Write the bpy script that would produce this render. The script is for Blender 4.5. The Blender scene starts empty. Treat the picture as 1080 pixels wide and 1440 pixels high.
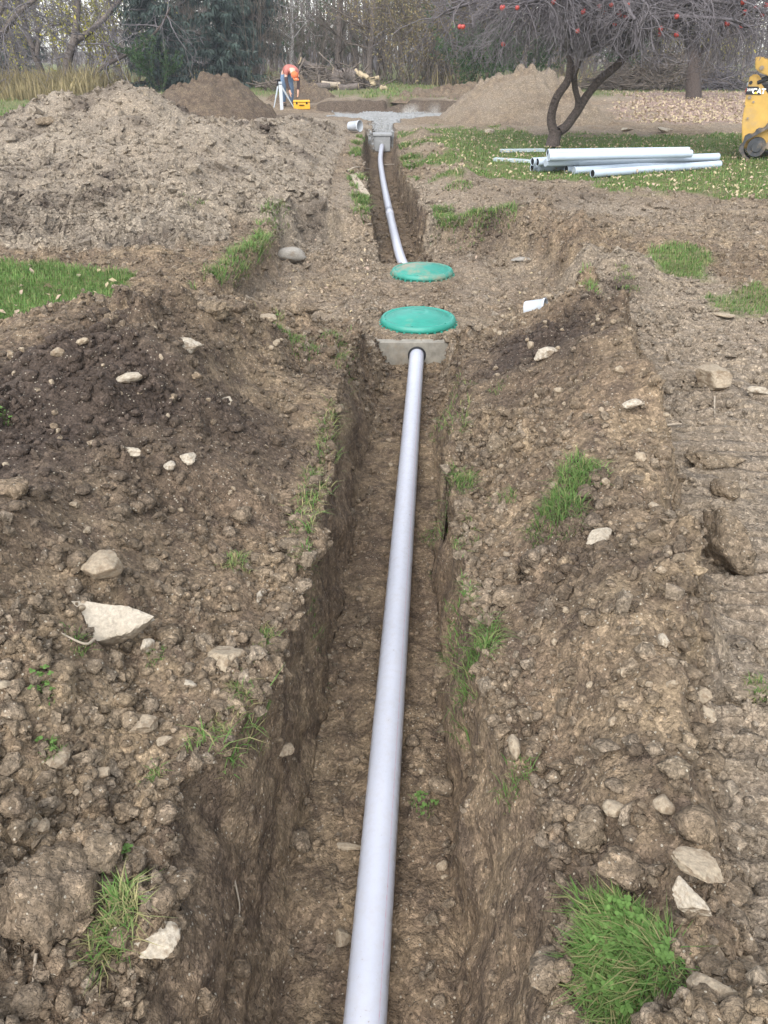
import bpy, bmesh, math, random
import numpy as np
from mathutils import Vector, Matrix
R = math.radians
scene = bpy.context.scene
COL = scene.collection
# ------------------------------------------------------------------ camera, sky, sun, exposure
FPX, HCAM, PITCH = 1081.0, 1.65, R(31.0)
cd = bpy.data.cameras.new('camera'); cam = bpy.data.objects.new('camera', cd); COL.objects.link(cam)
cam.location = (0, 0, HCAM); cam.rotation_euler = (R(90) - PITCH, 0, 0)
cd.sensor_fit = 'VERTICAL'; cd.sensor_height = 36; cd.lens = 36 * FPX / 1440
cd.clip_start = 0.05; cd.clip_end = 2000
scene.camera = cam
world = bpy.data.worlds.new('World'); scene.world = world; world.use_nodes = True
wn = world.node_tree; wn.nodes.clear()
wo = wn.nodes.new('ShaderNodeOutputWorld'); wb = wn.nodes.new('ShaderNodeBackground')
sk = wn.nodes.new('ShaderNodeTexSky'); sk.sky_type = 'NISHITA'; sk.sun_disc = False
SUN_EL, SUN_ROT = R(48), R(200)
sk.sun_elevation = SUN_EL; sk.sun_rotation = SUN_ROT; sk.air_density = 1.2; sk.dust_density = 1.5; sk.ozone_density = 1.0
hs = wn.nodes.new('ShaderNodeHueSaturation'); hs.inputs['Saturation'].default_value = 0.36
wn.links.new(sk.outputs[0], hs.inputs['Color']); wn.links.new(hs.outputs[0], wb.inputs[0])
wb.inputs[1].default_value = 0.15; wn.links.new(wb.outputs[0], wo.inputs[0])
sl = bpy.data.lights.new('sun', 'SUN'); so = bpy.data.objects.new('sun', sl); COL.objects.link(so)
sl.energy = 1.05; sl.angle = R(60); sl.color = (1.0, 0.985, 0.965)
so.rotation_euler = (R(90) - SUN_EL, 0, R(180) - SUN_ROT + R(0))
vs = scene.view_settings; vs.view_transform = 'Standard'; vs.look = 'None'; vs.gamma = 1.0; vs.use_curve_mapping = False
vs.exposure = 1.74
scene.cycles.max_bounces = 6; scene.cycles.diffuse_bounces = 3; scene.cycles.transparent_max_bounces = 8
scene.cycles.volume_bounces = 0; scene.cycles.use_denoising = True

HAZE = 0.0008
rng = np.random.default_rng(11); random.seed(11)
# ------------------------------------------------------------------ placement helpers
SP, CP = math.sin(PITCH), math.cos(PITCH)
def ray(px, py):
    u = (px - 540) / FPX; v = (720 - py) / FPX
    return u, CP + v * SP, -SP + v * CP
def U(px, py, z=0.0):
    a, b, c = ray(px, py); t = (z - HCAM) / c
    return a * t, b * t
def W(px, py, Y):
    a, b, c = ray(px, py); t = Y / b
    return Vector((a * t, Y, HCAM + c * t))
# ------------------------------------------------------------------ numpy noise
def hsh(ix, iy, iz, s):
    with np.errstate(over='ignore'):
        h = (ix.astype(np.int64) * 374761393 + iy.astype(np.int64) * 668265263 + iz.astype(np.int64) * 1103515245 + s * 974634777).astype(np.uint32)
        h ^= h >> np.uint32(13); h *= np.uint32(1274126177); h ^= h >> np.uint32(16)
        h *= np.uint32(2246822519); h ^= h >> np.uint32(13)
    return h.astype(np.float64) / 4294967296.0
def vn3(x, y, z, s=0):
    fx, fy, fz = np.floor(x), np.floor(y), np.floor(z)
    x, y, z = x - fx, y - fy, z - fz
    ix, iy, iz = fx.astype(np.int64), fy.astype(np.int64), fz.astype(np.int64)
    x = x * x * x * (x * (x * 6 - 15) + 10); y = y * y * y * (y * (y * 6 - 15) + 10); z = z * z * z * (z * (z * 6 - 15) + 10)
    r = 0
    for dx in (0, 1):
        wx = x if dx else 1 - x
        for dy in (0, 1):
            wy = y if dy else 1 - y
            for dz in (0, 1):
                r = r + wx * wy * (z if dz else 1 - z) * hsh(ix + dx, iy + dy, iz + dz, s)
    return r * 2 - 1
def vn2(x, y, s=0):
    fx, fy = np.floor(x), np.floor(y); x, y = x - fx, y - fy
    ix, iy = fx.astype(np.int64), fy.astype(np.int64); o = np.zeros_like(ix)
    x = x * x * x * (x * (x * 6 - 15) + 10); y = y * y * y * (y * (y * 6 - 15) + 10)
    return 2 * ((1 - x) * (1 - y) * hsh(ix, iy, o, s) + x * (1 - y) * hsh(ix + 1, iy, o, s)
                + (1 - x) * y * hsh(ix, iy + 1, o, s) + x * y * hsh(ix + 1, iy + 1, o, s)) - 1
def fbm2(x, y, s=0, n=3, g=0.5):
    r = 0; a = 1; f = 1
    for i in range(n):
        r = r + a * vn2(x * f + 17.3 * i, y * f - 9.1 * i, s + i); a *= g; f *= 2.03
    return r
def clod(X, Y, cell, s, prob=1.0, rmin=0.28, rmax=0.62):
    """field of lumps: the highest of the irregular caps that cover a point"""
    x = X / cell; y = Y / cell
    fx = np.floor(x).astype(np.int64); fy = np.floor(y).astype(np.int64); o = np.zeros_like(fx)
    best = np.zeros_like(x)
    for dx in (-1, 0, 1):
        for dy in (-1, 0, 1):
            cx, cy = fx + dx, fy + dy
            h1 = hsh(cx, cy, o, s); h2 = hsh(cx, cy, o, s + 1); h3 = hsh(cx, cy, o, s + 2); h4 = hsh(cx, cy, o, s + 3)
            ax = x - (cx + 0.1 + 0.8 * h1); ay = y - (cy + 0.1 + 0.8 * h2)
            an = h4 * 6.283; ca, sa = np.cos(an), np.sin(an)
            e = 0.7 + 0.6 * h1
            bx = (ca * ax + sa * ay) * e; by = (-sa * ax + ca * ay) / e
            r = rmin + (rmax - rmin) * h3
            d2 = np.sqrt(0.6 * (bx * bx + by * by) + 0.4 * np.maximum(np.abs(bx), np.abs(by)) ** 2 * 1.3)
            k = 1 - (d2 / r) ** 2
            hgt = np.sqrt(np.maximum(k, 0)) * r * (0.55 + 0.6 * h2) + (bx * (h1 - .5) + by * (h4 - .5)) * 0.5 * (k > 0)
            hgt = np.where(hsh(cx, cy, o, s + 5) < prob, hgt, 0)
            best = np.maximum(best, hgt)
    return best * cell
def sst(a, b, x):
    t = np.clip((x - a) / (b - a), 0, 1); return t * t * (3 - 2 * t)
def polyd(X, Y, P):
    """signed distance to a polygon, positive inside"""
    P = np.asarray(P, float); n = len(P)
    d = np.full(X.shape, 1e9); ins = np.zeros(X.shape, bool)
    for i in range(n):
        ax, ay = P[i]; bx, by = P[(i + 1) % n]
        ex, ey = bx - ax, by - ay
        t = np.clip(((X - ax) * ex + (Y - ay) * ey) / (ex * ex + ey * ey + 1e-12), 0, 1)
        d = np.minimum(d, (X - ax - t * ex) ** 2 + (Y - ay - t * ey) ** 2)
        c = (ay > Y) != (by > Y)
        ins ^= c & (X < ex * (Y - ay) / (ey if abs(ey) > 1e-12 else 1e-12) + ax)
    d = np.sqrt(d)
    return np.where(ins, d, -d)
# ------------------------------------------------------------------ object helpers
def np_mesh(name, co, faces_flat, counts, smooth=True, attrs=None):
    me = bpy.data.meshes.new(name)
    co = np.ascontiguousarray(co, dtype=np.float32); n = len(co)
    faces_flat = np.ascontiguousarray(faces_flat, dtype=np.int32).ravel()
    counts = np.ascontiguousarray(counts, dtype=np.int32)
    me.vertices.add(n); me.vertices.foreach_set('co', co.ravel())
    me.loops.add(len(faces_flat)); me.loops.foreach_set('vertex_index', faces_flat)
    me.polygons.add(len(counts))
    st = np.concatenate([[0], np.cumsum(counts)[:-1]]).astype(np.int32)
    me.polygons.foreach_set('loop_start', st)
    me.polygons.foreach_set('use_smooth', np.full(len(counts), smooth, dtype=bool))
    for k, v in (attrs or {}).items():
        a = me.attributes.new(k, 'FLOAT', 'POINT'); a.data.foreach_set('value', np.ascontiguousarray(v, dtype=np.float32))
    me.update(calc_edges=True); me.validate()
    return me
def put(name, me, mat=None, parent=None):
    o = bpy.data.objects.new(name, me); COL.objects.link(o)
    if mat is not None and not len(me.materials): me.materials.append(mat)
    if parent is not None: o.parent = parent
    return o
def tag(o, label=None, cat=None, group=None, kind=None):
    if label: o['label'] = label
    if cat: o['category'] = cat
    if group: o['group'] = group
    if kind: o['kind'] = kind
    return o
def thing(name, label, cat, loc=(0, 0, 0), rz=0, group=None):
    o = bpy.data.objects.new(name, None); COL.objects.link(o); o.empty_display_size = 0.1
    o.location = loc; o.rotation_euler = (0, 0, rz)
    return tag(o, label, cat, group)
def copy_tree(o, parent=None):
    c = o.copy(); COL.objects.link(c); c.parent = parent
    for ch in list(o.children): copy_tree(ch, c)
    return c
def bm_put(name, bm, mat, parent=None, smooth=False):
    me = bpy.data.meshes.new(name); bm.to_mesh(me); bm.free()
    for p in me.polygons: p.use_smooth = smooth
    return put(name, me, mat, parent)
def bx(bm, c, s, bev=0.0, rot=None):
    r = bmesh.ops.create_cube(bm, size=1.0)
    vsx = r['verts']
    M = Matrix.Translation(c) @ (rot.to_4x4() if rot else Matrix()) @ Matrix.Diagonal((*s, 1))
    bmesh.ops.transform(bm, matrix=M, verts=vsx)
    if bev:
        es = {e for v in vsx for e in v.link_edges}
        bmesh.ops.bevel(bm, geom=list(es), offset=bev, segments=2, affect='EDGES', profile=0.6)
def cyl(bm, p0, p1, r0, r1=None, n=12, caps=True):
    p0, p1 = Vector(p0), Vector(p1); r1 = r0 if r1 is None else r1
    d = p1 - p0
    q = d.to_track_quat('Z', 'Y').to_matrix().to_4x4()
    bmesh.ops.create_cone(bm, cap_ends=caps, segments=n, radius1=r0, radius2=r1, depth=d.length,
                          matrix=Matrix.Translation((p0 + p1) / 2) @ q)
def prism(bm, pts, a0, a1, axis='Y'):
    """polygon given in (x, z), extruded along Y from a0 to a1"""
    va = [bm.verts.new((x, a0, z)) for x, z in pts]; vb = [bm.verts.new((x, a1, z)) for x, z in pts]
    n = len(pts)
    bm.faces.new(va); bm.faces.new(vb[::-1])
    for i in range(n): bm.faces.new((va[i], vb[i], vb[(i + 1) % n], va[(i + 1) % n]))
    bmesh.ops.recalc_face_normals(bm, faces=bm.faces)
def tube_mesh(name, pts, rad, n=20, wall=None):
    """swept round tube along a polyline, optional wall thickness; writes 'along' and 'around'"""
    pts = [Vector(p) for p in pts]; m = len(pts)
    co = []; al = []; ar = []; s = 0
    for i, p in enumerate(pts):
        d = (pts[min(i + 1, m - 1)] - pts[max(i - 1, 0)]).normalized()
        sx = d.cross(Vector((0, 0, 1))).normalized(); up = sx.cross(d)
        if i: s += (p - pts[i - 1]).length
        rr = rad(i) if callable(rad) else rad
        for k in range(n):
            a = 2 * math.pi * k / n
            co.append(p + (sx * math.sin(a) + up * math.cos(a)) * rr); al.append(s); ar.append(math.sin(a))
    fs = []; cnt = []
    for i in range(m - 1):
        for k in range(n):
            a = i * n + k; b = i * n + (k + 1) % n
            fs += [a, b, b + n, a + n]; cnt.append(4)
    if wall:
        base = len(co)
        for e, i in ((0, 0), (1, m - 1)):
            for k in range(n):
                v = co[i * n + k]; co.append(pts[i] + (v - pts[i]) * (1 - wall)); al.append(0); ar.append(0)
            d = (pts[1] - pts[0]) if e == 0 else (pts[-2] - pts[-1])
            d = d.normalized() * min(0.4, d.length * .9)
            for k in range(n):
                co.append(co[base + e * 2 * n + k] + d); al.append(0); ar.append(0)
            o0 = i * n; o1 = base + e * 2 * n; o2 = o1 + n
            for k in range(n):
                k2 = (k + 1) % n
                f1 = [o0 + k2, o0 + k, o1 + k, o1 + k2]; f2 = [o1 + k2, o1 + k, o2 + k, o2 + k2]
                fs += f1 if e == 0 else f1[::-1]; fs += f2 if e == 0 else f2[::-1]; cnt += [4, 4]
    return np_mesh(name, np.array([tuple(c) for c in co]), fs, cnt, True, {'along': al, 'around': ar})
# ------------------------------------------------------------------ materials
def newmat(name):
    m = bpy.data.materials.new(name); m.use_nodes = True
    nt = m.node_tree; b = nt.nodes['Principled BSDF']
    return m, nt, b
class NT:
    def __init__(s, nt): s.nt = nt
    def n(s, t, **k):
        x = s.nt.nodes.new(t)
        for a, v in k.items(): setattr(x, a, v)
        return x
    def l(s, a, b): s.nt.links.new(a, b)
    def val(s, sock, v):
        if isinstance(v, (int, float)): sock.default_value = v
        elif isinstance(v, tuple): sock.default_value = (*v, 1) if len(v) == 3 else v
        else: s.l(v, sock)
    def attr(s, name): return s.n('ShaderNodeAttribute', attribute_name=name).outputs['Fac']
    def noise(s, co, scale, det=3, rough=0.6, dist=0):
        x = s.n('ShaderNodeTexNoise'); s.l(co, x.inputs['Vector'])
        x.inputs['Scale'].default_value = scale; x.inputs['Detail'].default_value = det; x.inputs['Roughness'].default_value = rough; x.inputs['Distortion'].default_value = dist
        return x.outputs['Fac']
    def vor(s, co, scale, feat='F1', out='Distance'):
        x = s.n('ShaderNodeTexVoronoi', feature=feat); s.l(co, x.inputs['Vector']); x.inputs['Scale'].default_value = scale
        return x.outputs[out]
    def ramp(s, fac, stops):
        x = s.n('ShaderNodeValToRGB'); e = x.color_ramp.elements
        while len(e) < len(stops): e.new(0.5)
        for i, (p, c) in enumerate(stops):
            e[i].position = p; e[i].color = (*c, 1) if isinstance(c, tuple) else (c, c, c, 1)
        s.l(fac, x.inputs[0]); return x.outputs[0]
    def mix(s, fac, a, b, mode='MIX'):
        x = s.n('ShaderNodeMix', data_type='RGBA', blend_type=mode)
        s.val(x.inputs[0], fac); s.val(x.inputs[6], a); s.val(x.inputs[7], b); return x.outputs[2]
    def math(s, op, a, b=0.0, clamp=False):
        x = s.n('ShaderNodeMath', operation=op, use_clamp=clamp); s.val(x.inputs[0], a); s.val(x.inputs[1], b); return x.outputs[0]
    def bump(s, h, strength, dist, prev=None):
        x = s.n('ShaderNodeBump'); s.l(h, x.inputs['Height']); x.inputs['Strength'].default_value = strength; x.inputs['Distance'].default_value = dist
        if prev is not None: s.l(prev, x.inputs['Normal'])
        return x.outputs[0]
    def geo(s): return s.n('ShaderNodeNewGeometry').outputs['Position']
    def obj(s): return s.n('ShaderNodeTexCoord').outputs['Object']
    def rand(s): return s.n('ShaderNodeObjectInfo').outputs['Random']
SOIL = (0.205, 0.146, 0.095); DARK = (0.064, 0.047, 0.036); PALE = (0.345, 0.290, 0.222); YEL = (0.290, 0.218, 0.138)
def soil_mat(name, terrain=True):
    m, nt, b = newmat(name); k = NT(nt)
    co = k.geo()
    n1 = k.noise(co, 1.7, 4); n2 = k.noise(co, 9, 4); n3 = k.noise(co, 60, 3, .7)
    vc = k.vor(co, 55, 'F1', 'Color'); vd = k.vor(co, 55); vc2 = k.vor(co, 140, 'F1', 'Color'); vd2 = k.vor(co, 140)
    sep = k.n('ShaderNodeSeparateColor'); k.l(vc, sep.inputs[0]); sep2 = k.n('ShaderNodeSeparateColor'); k.l(vc2, sep2.inputs[0])
    base = k.mix(k.ramp(n1, [(.35, 0.0), (.68, 1.0)]), SOIL, YEL)
    base = k.mix(k.ramp(n2, [(.35, 1.0), (.6, 0.0)]), base, (0.125, 0.091, 0.064))
    if terrain:
        base = k.mix(k.attr('pale'), base, k.mix(n2, PALE, (0.25, .205, .155)))
        base = k.mix(k.attr('dark'), base, k.mix(n2, DARK, (0.085, .064, .05)))
    else:
        base = k.mix(k.math('MULTIPLY', k.rand(), .85), base, k.mix(n2, (.26, .205, .135), (.12, .088, .063)))
        base = k.mix(k.attr('pale'), base, k.mix(n2, PALE, (0.25, .205, .155)))
        base = k.mix(k.attr('dark'), base, k.mix(n2, DARK, (0.085, .064, .05)))
    # crumb to crumb tone
    base = k.mix(1.0, base, k.ramp(sep.outputs[0], [(0, 0.72), (.75, 1.03), (1, 1.40)]), 'MULTIPLY')
    base = k.mix(1.0, base, k.ramp(sep2.outputs[1], [(0, 0.78), (.8, 1.03), (1, 1.40)]), 'MULTIPLY')
    base = k.mix(1.0, base, k.ramp(n3, [(.3, 0.88), (.7, 1.12)]), 'MULTIPLY')
    peb = k.math('MULTIPLY', k.math('GREATER_THAN', sep2.outputs[2], .972), k.math('LESS_THAN', vd2, .45))
    base = k.mix(k.math('MULTIPLY', peb, .75), base, (0.42, 0.37, 0.29))
    if terrain:
        g = k.attr('grass'); gn = k.noise(co, 14, 4, .7)
        gcol = k.mix(k.ramp(k.noise(co, 38, 3, .7), [(.35, 0.0), (.65, 1.0)]), (0.05, .098, .022), (0.115, .165, .04))
        gcol = k.mix(k.ramp(gn, [(.42, 0.0), (.62, 0.8)]), gcol, (0.17, .15, .075))
        base = k.mix(g, base, gcol)
        gv = k.mix(1.0, (0.29, 0.28, 0.255), k.ramp(sep.outputs[2], [(0, 0.45), (1, 1.35)]), 'MULTIPLY')
        base = k.mix(k.attr('gravel'), base, gv)
        lt = k.mix(k.ramp(sep.outputs[1], [(0.3, 0.0), (.8, 1.0)]), (0.20, .135, .105), (0.40, .30, .25))
        base = k.mix(k.attr('litter'), base, lt)
    k.l(base, b.inputs['Base Color']); b.inputs['Roughness'].default_value = 0.95; b.inputs['Specular IOR Level'].default_value = 0.12
    hgt = k.math('ADD', k.math('MULTIPLY', vd, -0.9), k.math('MULTIPLY', vd2, -0.4))
    wc = k.n('ShaderNodeVectorMath', operation='ADD'); k.l(co, wc.inputs[0])
    wn_ = k.n('ShaderNodeTexNoise'); k.l(co, wn_.inputs['Vector']); wn_.inputs['Scale'].default_value = 70; wn_.inputs['Detail'].default_value = 3
    wsx = k.n('ShaderNodeVectorMath', operation='SCALE'); k.l(wn_.outputs['Color'], wsx.inputs[0]); wsx.inputs['Scale'].default_value = .016; k.l(wsx.outputs[0], wc.inputs[1]); wco = wc.outputs[0]
    def caps(scale, amp, thr):
        x = k.n('ShaderNodeTexVoronoi'); k.l(wco, x.inputs['Vector']); x.inputs['Scale'].default_value = scale
        s_ = k.n('ShaderNodeSeparateColor'); k.l(x.outputs['Color'], s_.inputs[0])
        d_ = k.math('MULTIPLY', x.outputs['Distance'], 1.55)
        c_ = k.math('SQRT', k.math('MAXIMUM', k.math('SUBTRACT', 1.0, k.math('MULTIPLY', d_, d_)), 0.0))
        return k.math('MULTIPLY', k.math('MULTIPLY', c_, k.math('MAXIMUM', k.math('SUBTRACT', s_.outputs[0], thr), 0.0)), amp)
    hgt = k.math('ADD', caps(42, .022, .35), k.math('ADD', caps(95, .013, .2), caps(210, .006, .1)))
    hgt = k.math('ADD', hgt, k.math('MULTIPLY', k.noise(co, 130, 4, .75), .006))
    bp = k.bump(hgt, 0.9, 1.0)
    k.l(bp, b.inputs['Normal'])
    return m
M_SOIL = soil_mat('soil'); M_CLOD = soil_mat('soil_clod', False)
def rock_mat(name, a, c, dirt):
    m, nt, b = newmat(name); k = NT(nt); co = k.obj(); w = k.geo()
    n1 = k.noise(co, 3.0, 5, .65); n2 = k.noise(w, 90, 4, .7)
    col = k.mix(k.ramp(n1, [(.35, 0.0), (.65, 1.0)]), a, c)
    col = k.mix(k.math('MULTIPLY', k.rand(), .5), col, (0.30, .25, .18))
    col = k.mix(1.0, col, k.ramp(n2, [(.3, .7), (.7, 1.2)]), 'MULTIPLY')
    dn = k.noise(co, 1.6, 5, .7, .4)
    nz = k.n('ShaderNodeSeparateXYZ'); k.l(k.n('ShaderNodeNewGeometry').outputs['Normal'], nz.inputs[0])
    low = k.math('SUBTRACT', dn, k.math('MULTIPLY', nz.outputs[2], .12))
    col = k.mix(k.math('MULTIPLY', k.ramp(low, [(.46 - dirt, 0.0), (.62 - dirt, 1.0)]), .85), col, (0.15, .108, .07))
    k.l(col, b.inputs['Base Color']); b.inputs['Roughness'].default_value = .88; b.inputs['Specular IOR Level'].default_value = .2
    bp = k.bump(k.noise(w, 45, 5, .7), .6, .008); k.l(bp, b.inputs['Normal'])
    return m
M_ROCK = rock_mat('pale_stone', (.385, .34, .275), (.25, .21, .155), .045)
M_ROCKD = rock_mat('dirty_stone', (.27, .22, .155), (.19, .145, .10), .06)
M_ROCKG = rock_mat('grey_stone', (.27, .255, .23), (.19, .175, .15), -.04)
def simple(name, col, rough=.6, spec=.3, nscale=0, namt=.2, bump=0, metal=0, dirt=None):
    m, nt, b = newmat(name); k = NT(nt); c = col
    if nscale:
        co = k.geo(); nn = k.noise(co, nscale, 4, .65)
        lo = tuple(x * (1 - namt) for x in col); hi = tuple(min(1, x * (1 + namt)) for x in col)
        c = k.mix(k.ramp(nn, [(.3, 0.0), (.7, 1.0)]), lo, hi)
        if dirt: c = k.mix(k.ramp(k.noise(co, nscale * .35, 5, .7), [(dirt[0], 0.0), (dirt[0] + .18, dirt[1])]), c, (0.24, .18, .12))
        if bump: k.l(k.bump(nn, .5, bump), b.inputs['Normal'])
    k.val(b.inputs['Base Color'], c); b.inputs['Roughness'].default_value = rough
    b.inputs['Specular IOR Level'].default_value = spec; b.inputs['Metallic'].default_value = metal
    return m
def pvc_mat():
    m, nt, b = newmat('grey_pvc'); k = NT(nt); co = k.geo()
    n = k.noise(co, 5, 3); n2 = k.noise(co, 35, 4, .7)
    c = k.mix(n, (.365, .38, .43), (.43, .445, .495))
    sp = k.ramp(k.noise(co, 70, 3, .75), [(.655, 0.0), (.71, .8)])
    c = k.mix(k.math('MULTIPLY', sp, k.ramp(k.noise(co, 4.5, 2), [(.45, 0.0), (.6, 1.0)])), c, (.15, .11, .075))
    c = k.mix(k.ramp(n2, [(.45, 0.0), (.75, .22)]), c, (.32, .26, .20))
    arp = k.math('ABSOLUTE', k.attr('around')); c = k.mix(k.math('MULTIPLY', k.ramp(arp, [(.80, 0.0), (1.0, 1.0)]), k.ramp(k.noise(co, 22, 4, .75), [(.45, 0.0), (.62, .6)])), c, (.20, .155, .11))
    # faded red print line along the flank
    ar = k.attr('around'); al = k.attr('along')
    line = k.math('LESS_THAN', k.math('ABSOLUTE', k.math('SUBTRACT', ar, .66)), .022)
    cm = k.n('ShaderNodeCombineXYZ'); k.l(k.math('MULTIPLY', al, 1.0), cm.inputs[0]); k.l(k.math('MULTIPLY', ar, 1.5), cm.inputs[1])
    dash = k.math('GREATER_THAN', k.noise(cm.outputs[0], 60, 1), .5)
    c = k.mix(k.math('MULTIPLY', k.math('MULTIPLY', line, dash), .5), c, (.45, .10, .16))
    k.l(c, b.inputs['Base Color']); b.inputs['Roughness'].default_value = .38; b.inputs['Specular IOR Level'].default_value = .42
    k.l(k.ramp(n2, [(.3, .3), (.8, .6)]), b.inputs['Roughness'])
    return m
M_PVC = pvc_mat()
M_PVCW = simple('pale_pvc', (.335, .385, .44), .42, .4, 6, .06)
M_BLACK = simple('black_part_bore_shade', (.012, .012, .013), .8, .1)  # black parts, and the discs painted as shade in pipe mouths
M_CONC = simple('concrete', (.205, .188, .155), .9, .2, 14, .3, .004, 0, (.55, .7))
M_CONCG = simple('pale_concrete', (.235, .237, .232), .9, .2, 10, .15, .003)
M_LID = simple('green_plastic', (.018, .195, .145), .42, .45, 7, .14, .001, 0, (.60, .6))
M_LIDD = simple('dirty_green_plastic', (.022, .19, .142), .5, .4, 9, .14, .001, 0, (.47, .85))
M_BARK = simple('bark', (.115, .095, .082), .95, .1, 22, .4, .02)
M_BARKD = simple('apple_bark', (.075, .06, .052), .95, .1, 30, .45, .02)
M_TWIG = simple('grey_twig', (.125, .112, .115), .9, .1, 3, .3)
M_TWIGB = simple('brown_twig', (.12, .098, .08), .95, .1, .6, .35)
M_BIRCH = simple('pale_bark', (.33, .31, .29), .9, .1, 12, .3, .01)
M_WOOD = simple('cut_wood', (.32, .255, .165), .85, .15, 20, .2, .003)
M_WOODG = simple('weathered_wood', (.30, .25, .19), .9, .12, 25, .25, .003)
def leaf_mat(name, a, c, trans=.25):
    m, nt, b = newmat(name); k = NT(nt)
    col = k.mix(k.attr('tint'), a, c)
    col = k.mix(1.0, col, k.ramp(k.noise(k.geo(), 2.5, 3), [(.3, .7), (.7, 1.25)]), 'MULTIPLY')
    k.l(col, b.inputs['Base Color']); b.inputs['Roughness'].default_value = .75; b.inputs['Specular IOR Level'].default_value = .15
    if trans:
        t = k.n('ShaderNodeBsdfTranslucent'); k.l(col, t.inputs[0]); mx = k.n('ShaderNodeMixShader'); mx.inputs[0].default_value = trans
        k.l(b.outputs[0], mx.inputs[1]); k.l(t.outputs[0], mx.inputs[2]); k.l(mx.outputs[0], nt.nodes['Material Output'].inputs[0])
    return m
M_GRASS = leaf_mat('grass_blade', (.078, .168, .036), (.27, .23, .115))
M_STRAW = leaf_mat('dry_weed', (.30, .24, .13), (.18, .15, .07))
M_NEEDLE = leaf_mat('spruce_needle', (.030, .046, .038), (.068, .088, .074), .1)
M_GREENB = leaf_mat('evergreen_leaf', (.025, .06, .022), (.06, .10, .035), .15)
M_YLEAF = leaf_mat('yellow_leaf', (.42, .36, .06), (.26, .27, .08), .35)
M_OLEAF = leaf_mat('olive_leaf', (.19, .175, .075), (.27, .20, .10), .3)
M_LITTER = leaf_mat('fallen_leaf', (.36, .265, .205), (.38, .32, .18), .2)
# ================================================================== TERRAIN
def smooth_interp(Y, ys, xs): return np.interp(Y, ys, xs)
FLX = ([-2, 1.07, 1.6, 2.23, 3.2, 4.7, 6.07], [-.34, -.29, -.281, -.256, -.182, -.096, 0.03])
FRX = ([-2, 1.07, 1.6, 2.23, 3.2, 4.7, 6.07], [.12, .20, .215, .245, .272, .337, .52])
TLX = ([-2, .3, .78, 1.37, 1.565, 1.74, 2.045, 2.53, 3.43, 4.94, 5.9], [-.44, -.43, -.47, -.515, -.44, -.375, -.31, -.31, -.262, -.21, -.17])
TRX = ([-2, .3, .834, 1.08, 1.37, 1.77, 2.0, 2.34, 2.87, 3.6, 4.41, 5.9], [.33, .37, .38, .42, .41, .345, .30, .30, .335, .37, .50, .62])
PIT = [(-.95, 5.45), (-1.56, 5.62), (-1.34, 6.6), (-1.14, 8.0), (-1.24, 9.0), (-1.0, 9.55), (-.5, 9.75), (-.2, 9.8), (.62, 9.7), (.62, 9.2), (1.25, 9.15), (1.72, 8.5), (1.85, 7.2), (1.62, 6.2), (1.15, 5.5), (.6, 5.25), (.2, 5.2), (-.3, 5.3)]
P2 = [(.33, 8.3, -.45), (.22, 8.99, -.45), (.148, 10.4, -.45), (.067, 12.8, -.45), (-.027, 15.95, -.45), (-.08, 18.7, -.43), (-.05, 20.75, -.36)]
P2y = [p[1] for p in P2]; P2x = [p[0] for p in P2]
T2L = ([8.5, 10, 12, 14, 16.4, 20.9], [-.15, -.19, -.31, -.42, -.48, -.46])
T2R = ([8.5, 9.3, 10.4, 12, 14, 20.9], [.7, .62, .52, .40, .31, .30])
GRAV = [(-.36, 20.86), (.31, 20.86), (.33, 24.3), (1.0, 24.8), (2.0, 25.2), (1.9, 26.85), (.6, 26.9), (-.2, 26.8), (-1.5, 26.7), (-1.6, 25.2), (-.9, 24.7), (-.4, 24.2)]
HL = ([-2, .5, 1.2, 2.2, 3.4, 4.4, 5.0, 5.5], [.22, .24, .30, .36, .44, .43, .22, 0.0])
HR = ([-2, .6, 1.2, 2.0, 3.0, 4.2, 5.0, 5.7, 6.3], [.07, .12, .21, .32, .38, .35, .25, .10, 0.0])
CR = ([-2, .8, 1.5, 1.9, 2.8, 4.5, 6], [.58, .63, .76, .87, 1.09, 1.38, 1.45])
PEAKS = [(-4.75, 13.4, .72, 1.75, 2.6), (-5.3, 14.0, .36, .55, .9), (-4.42, 13.8, .17, .36, .8), (-3.78, 13.5, .46, .46, .9), (-6.6, 13.0, .30, 1.2, 2.2), (-2.75, 12.8, .48, 1.1, 2.4), (-1.75, 17.0, .42, .9, 3.4), (-5.5, 9.6, .16, 3.0, 1.6), (-2.4, 10.0, .12, 1.0, 1.8), (-9.0, 15, .25, 1.5, 2)]
def edgewob(X, Y, s): return .035 * vn2(X * 6, Y * 6, s) + .05 * vn2(X * 2.1, Y * 2.1, s + 1)
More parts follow.
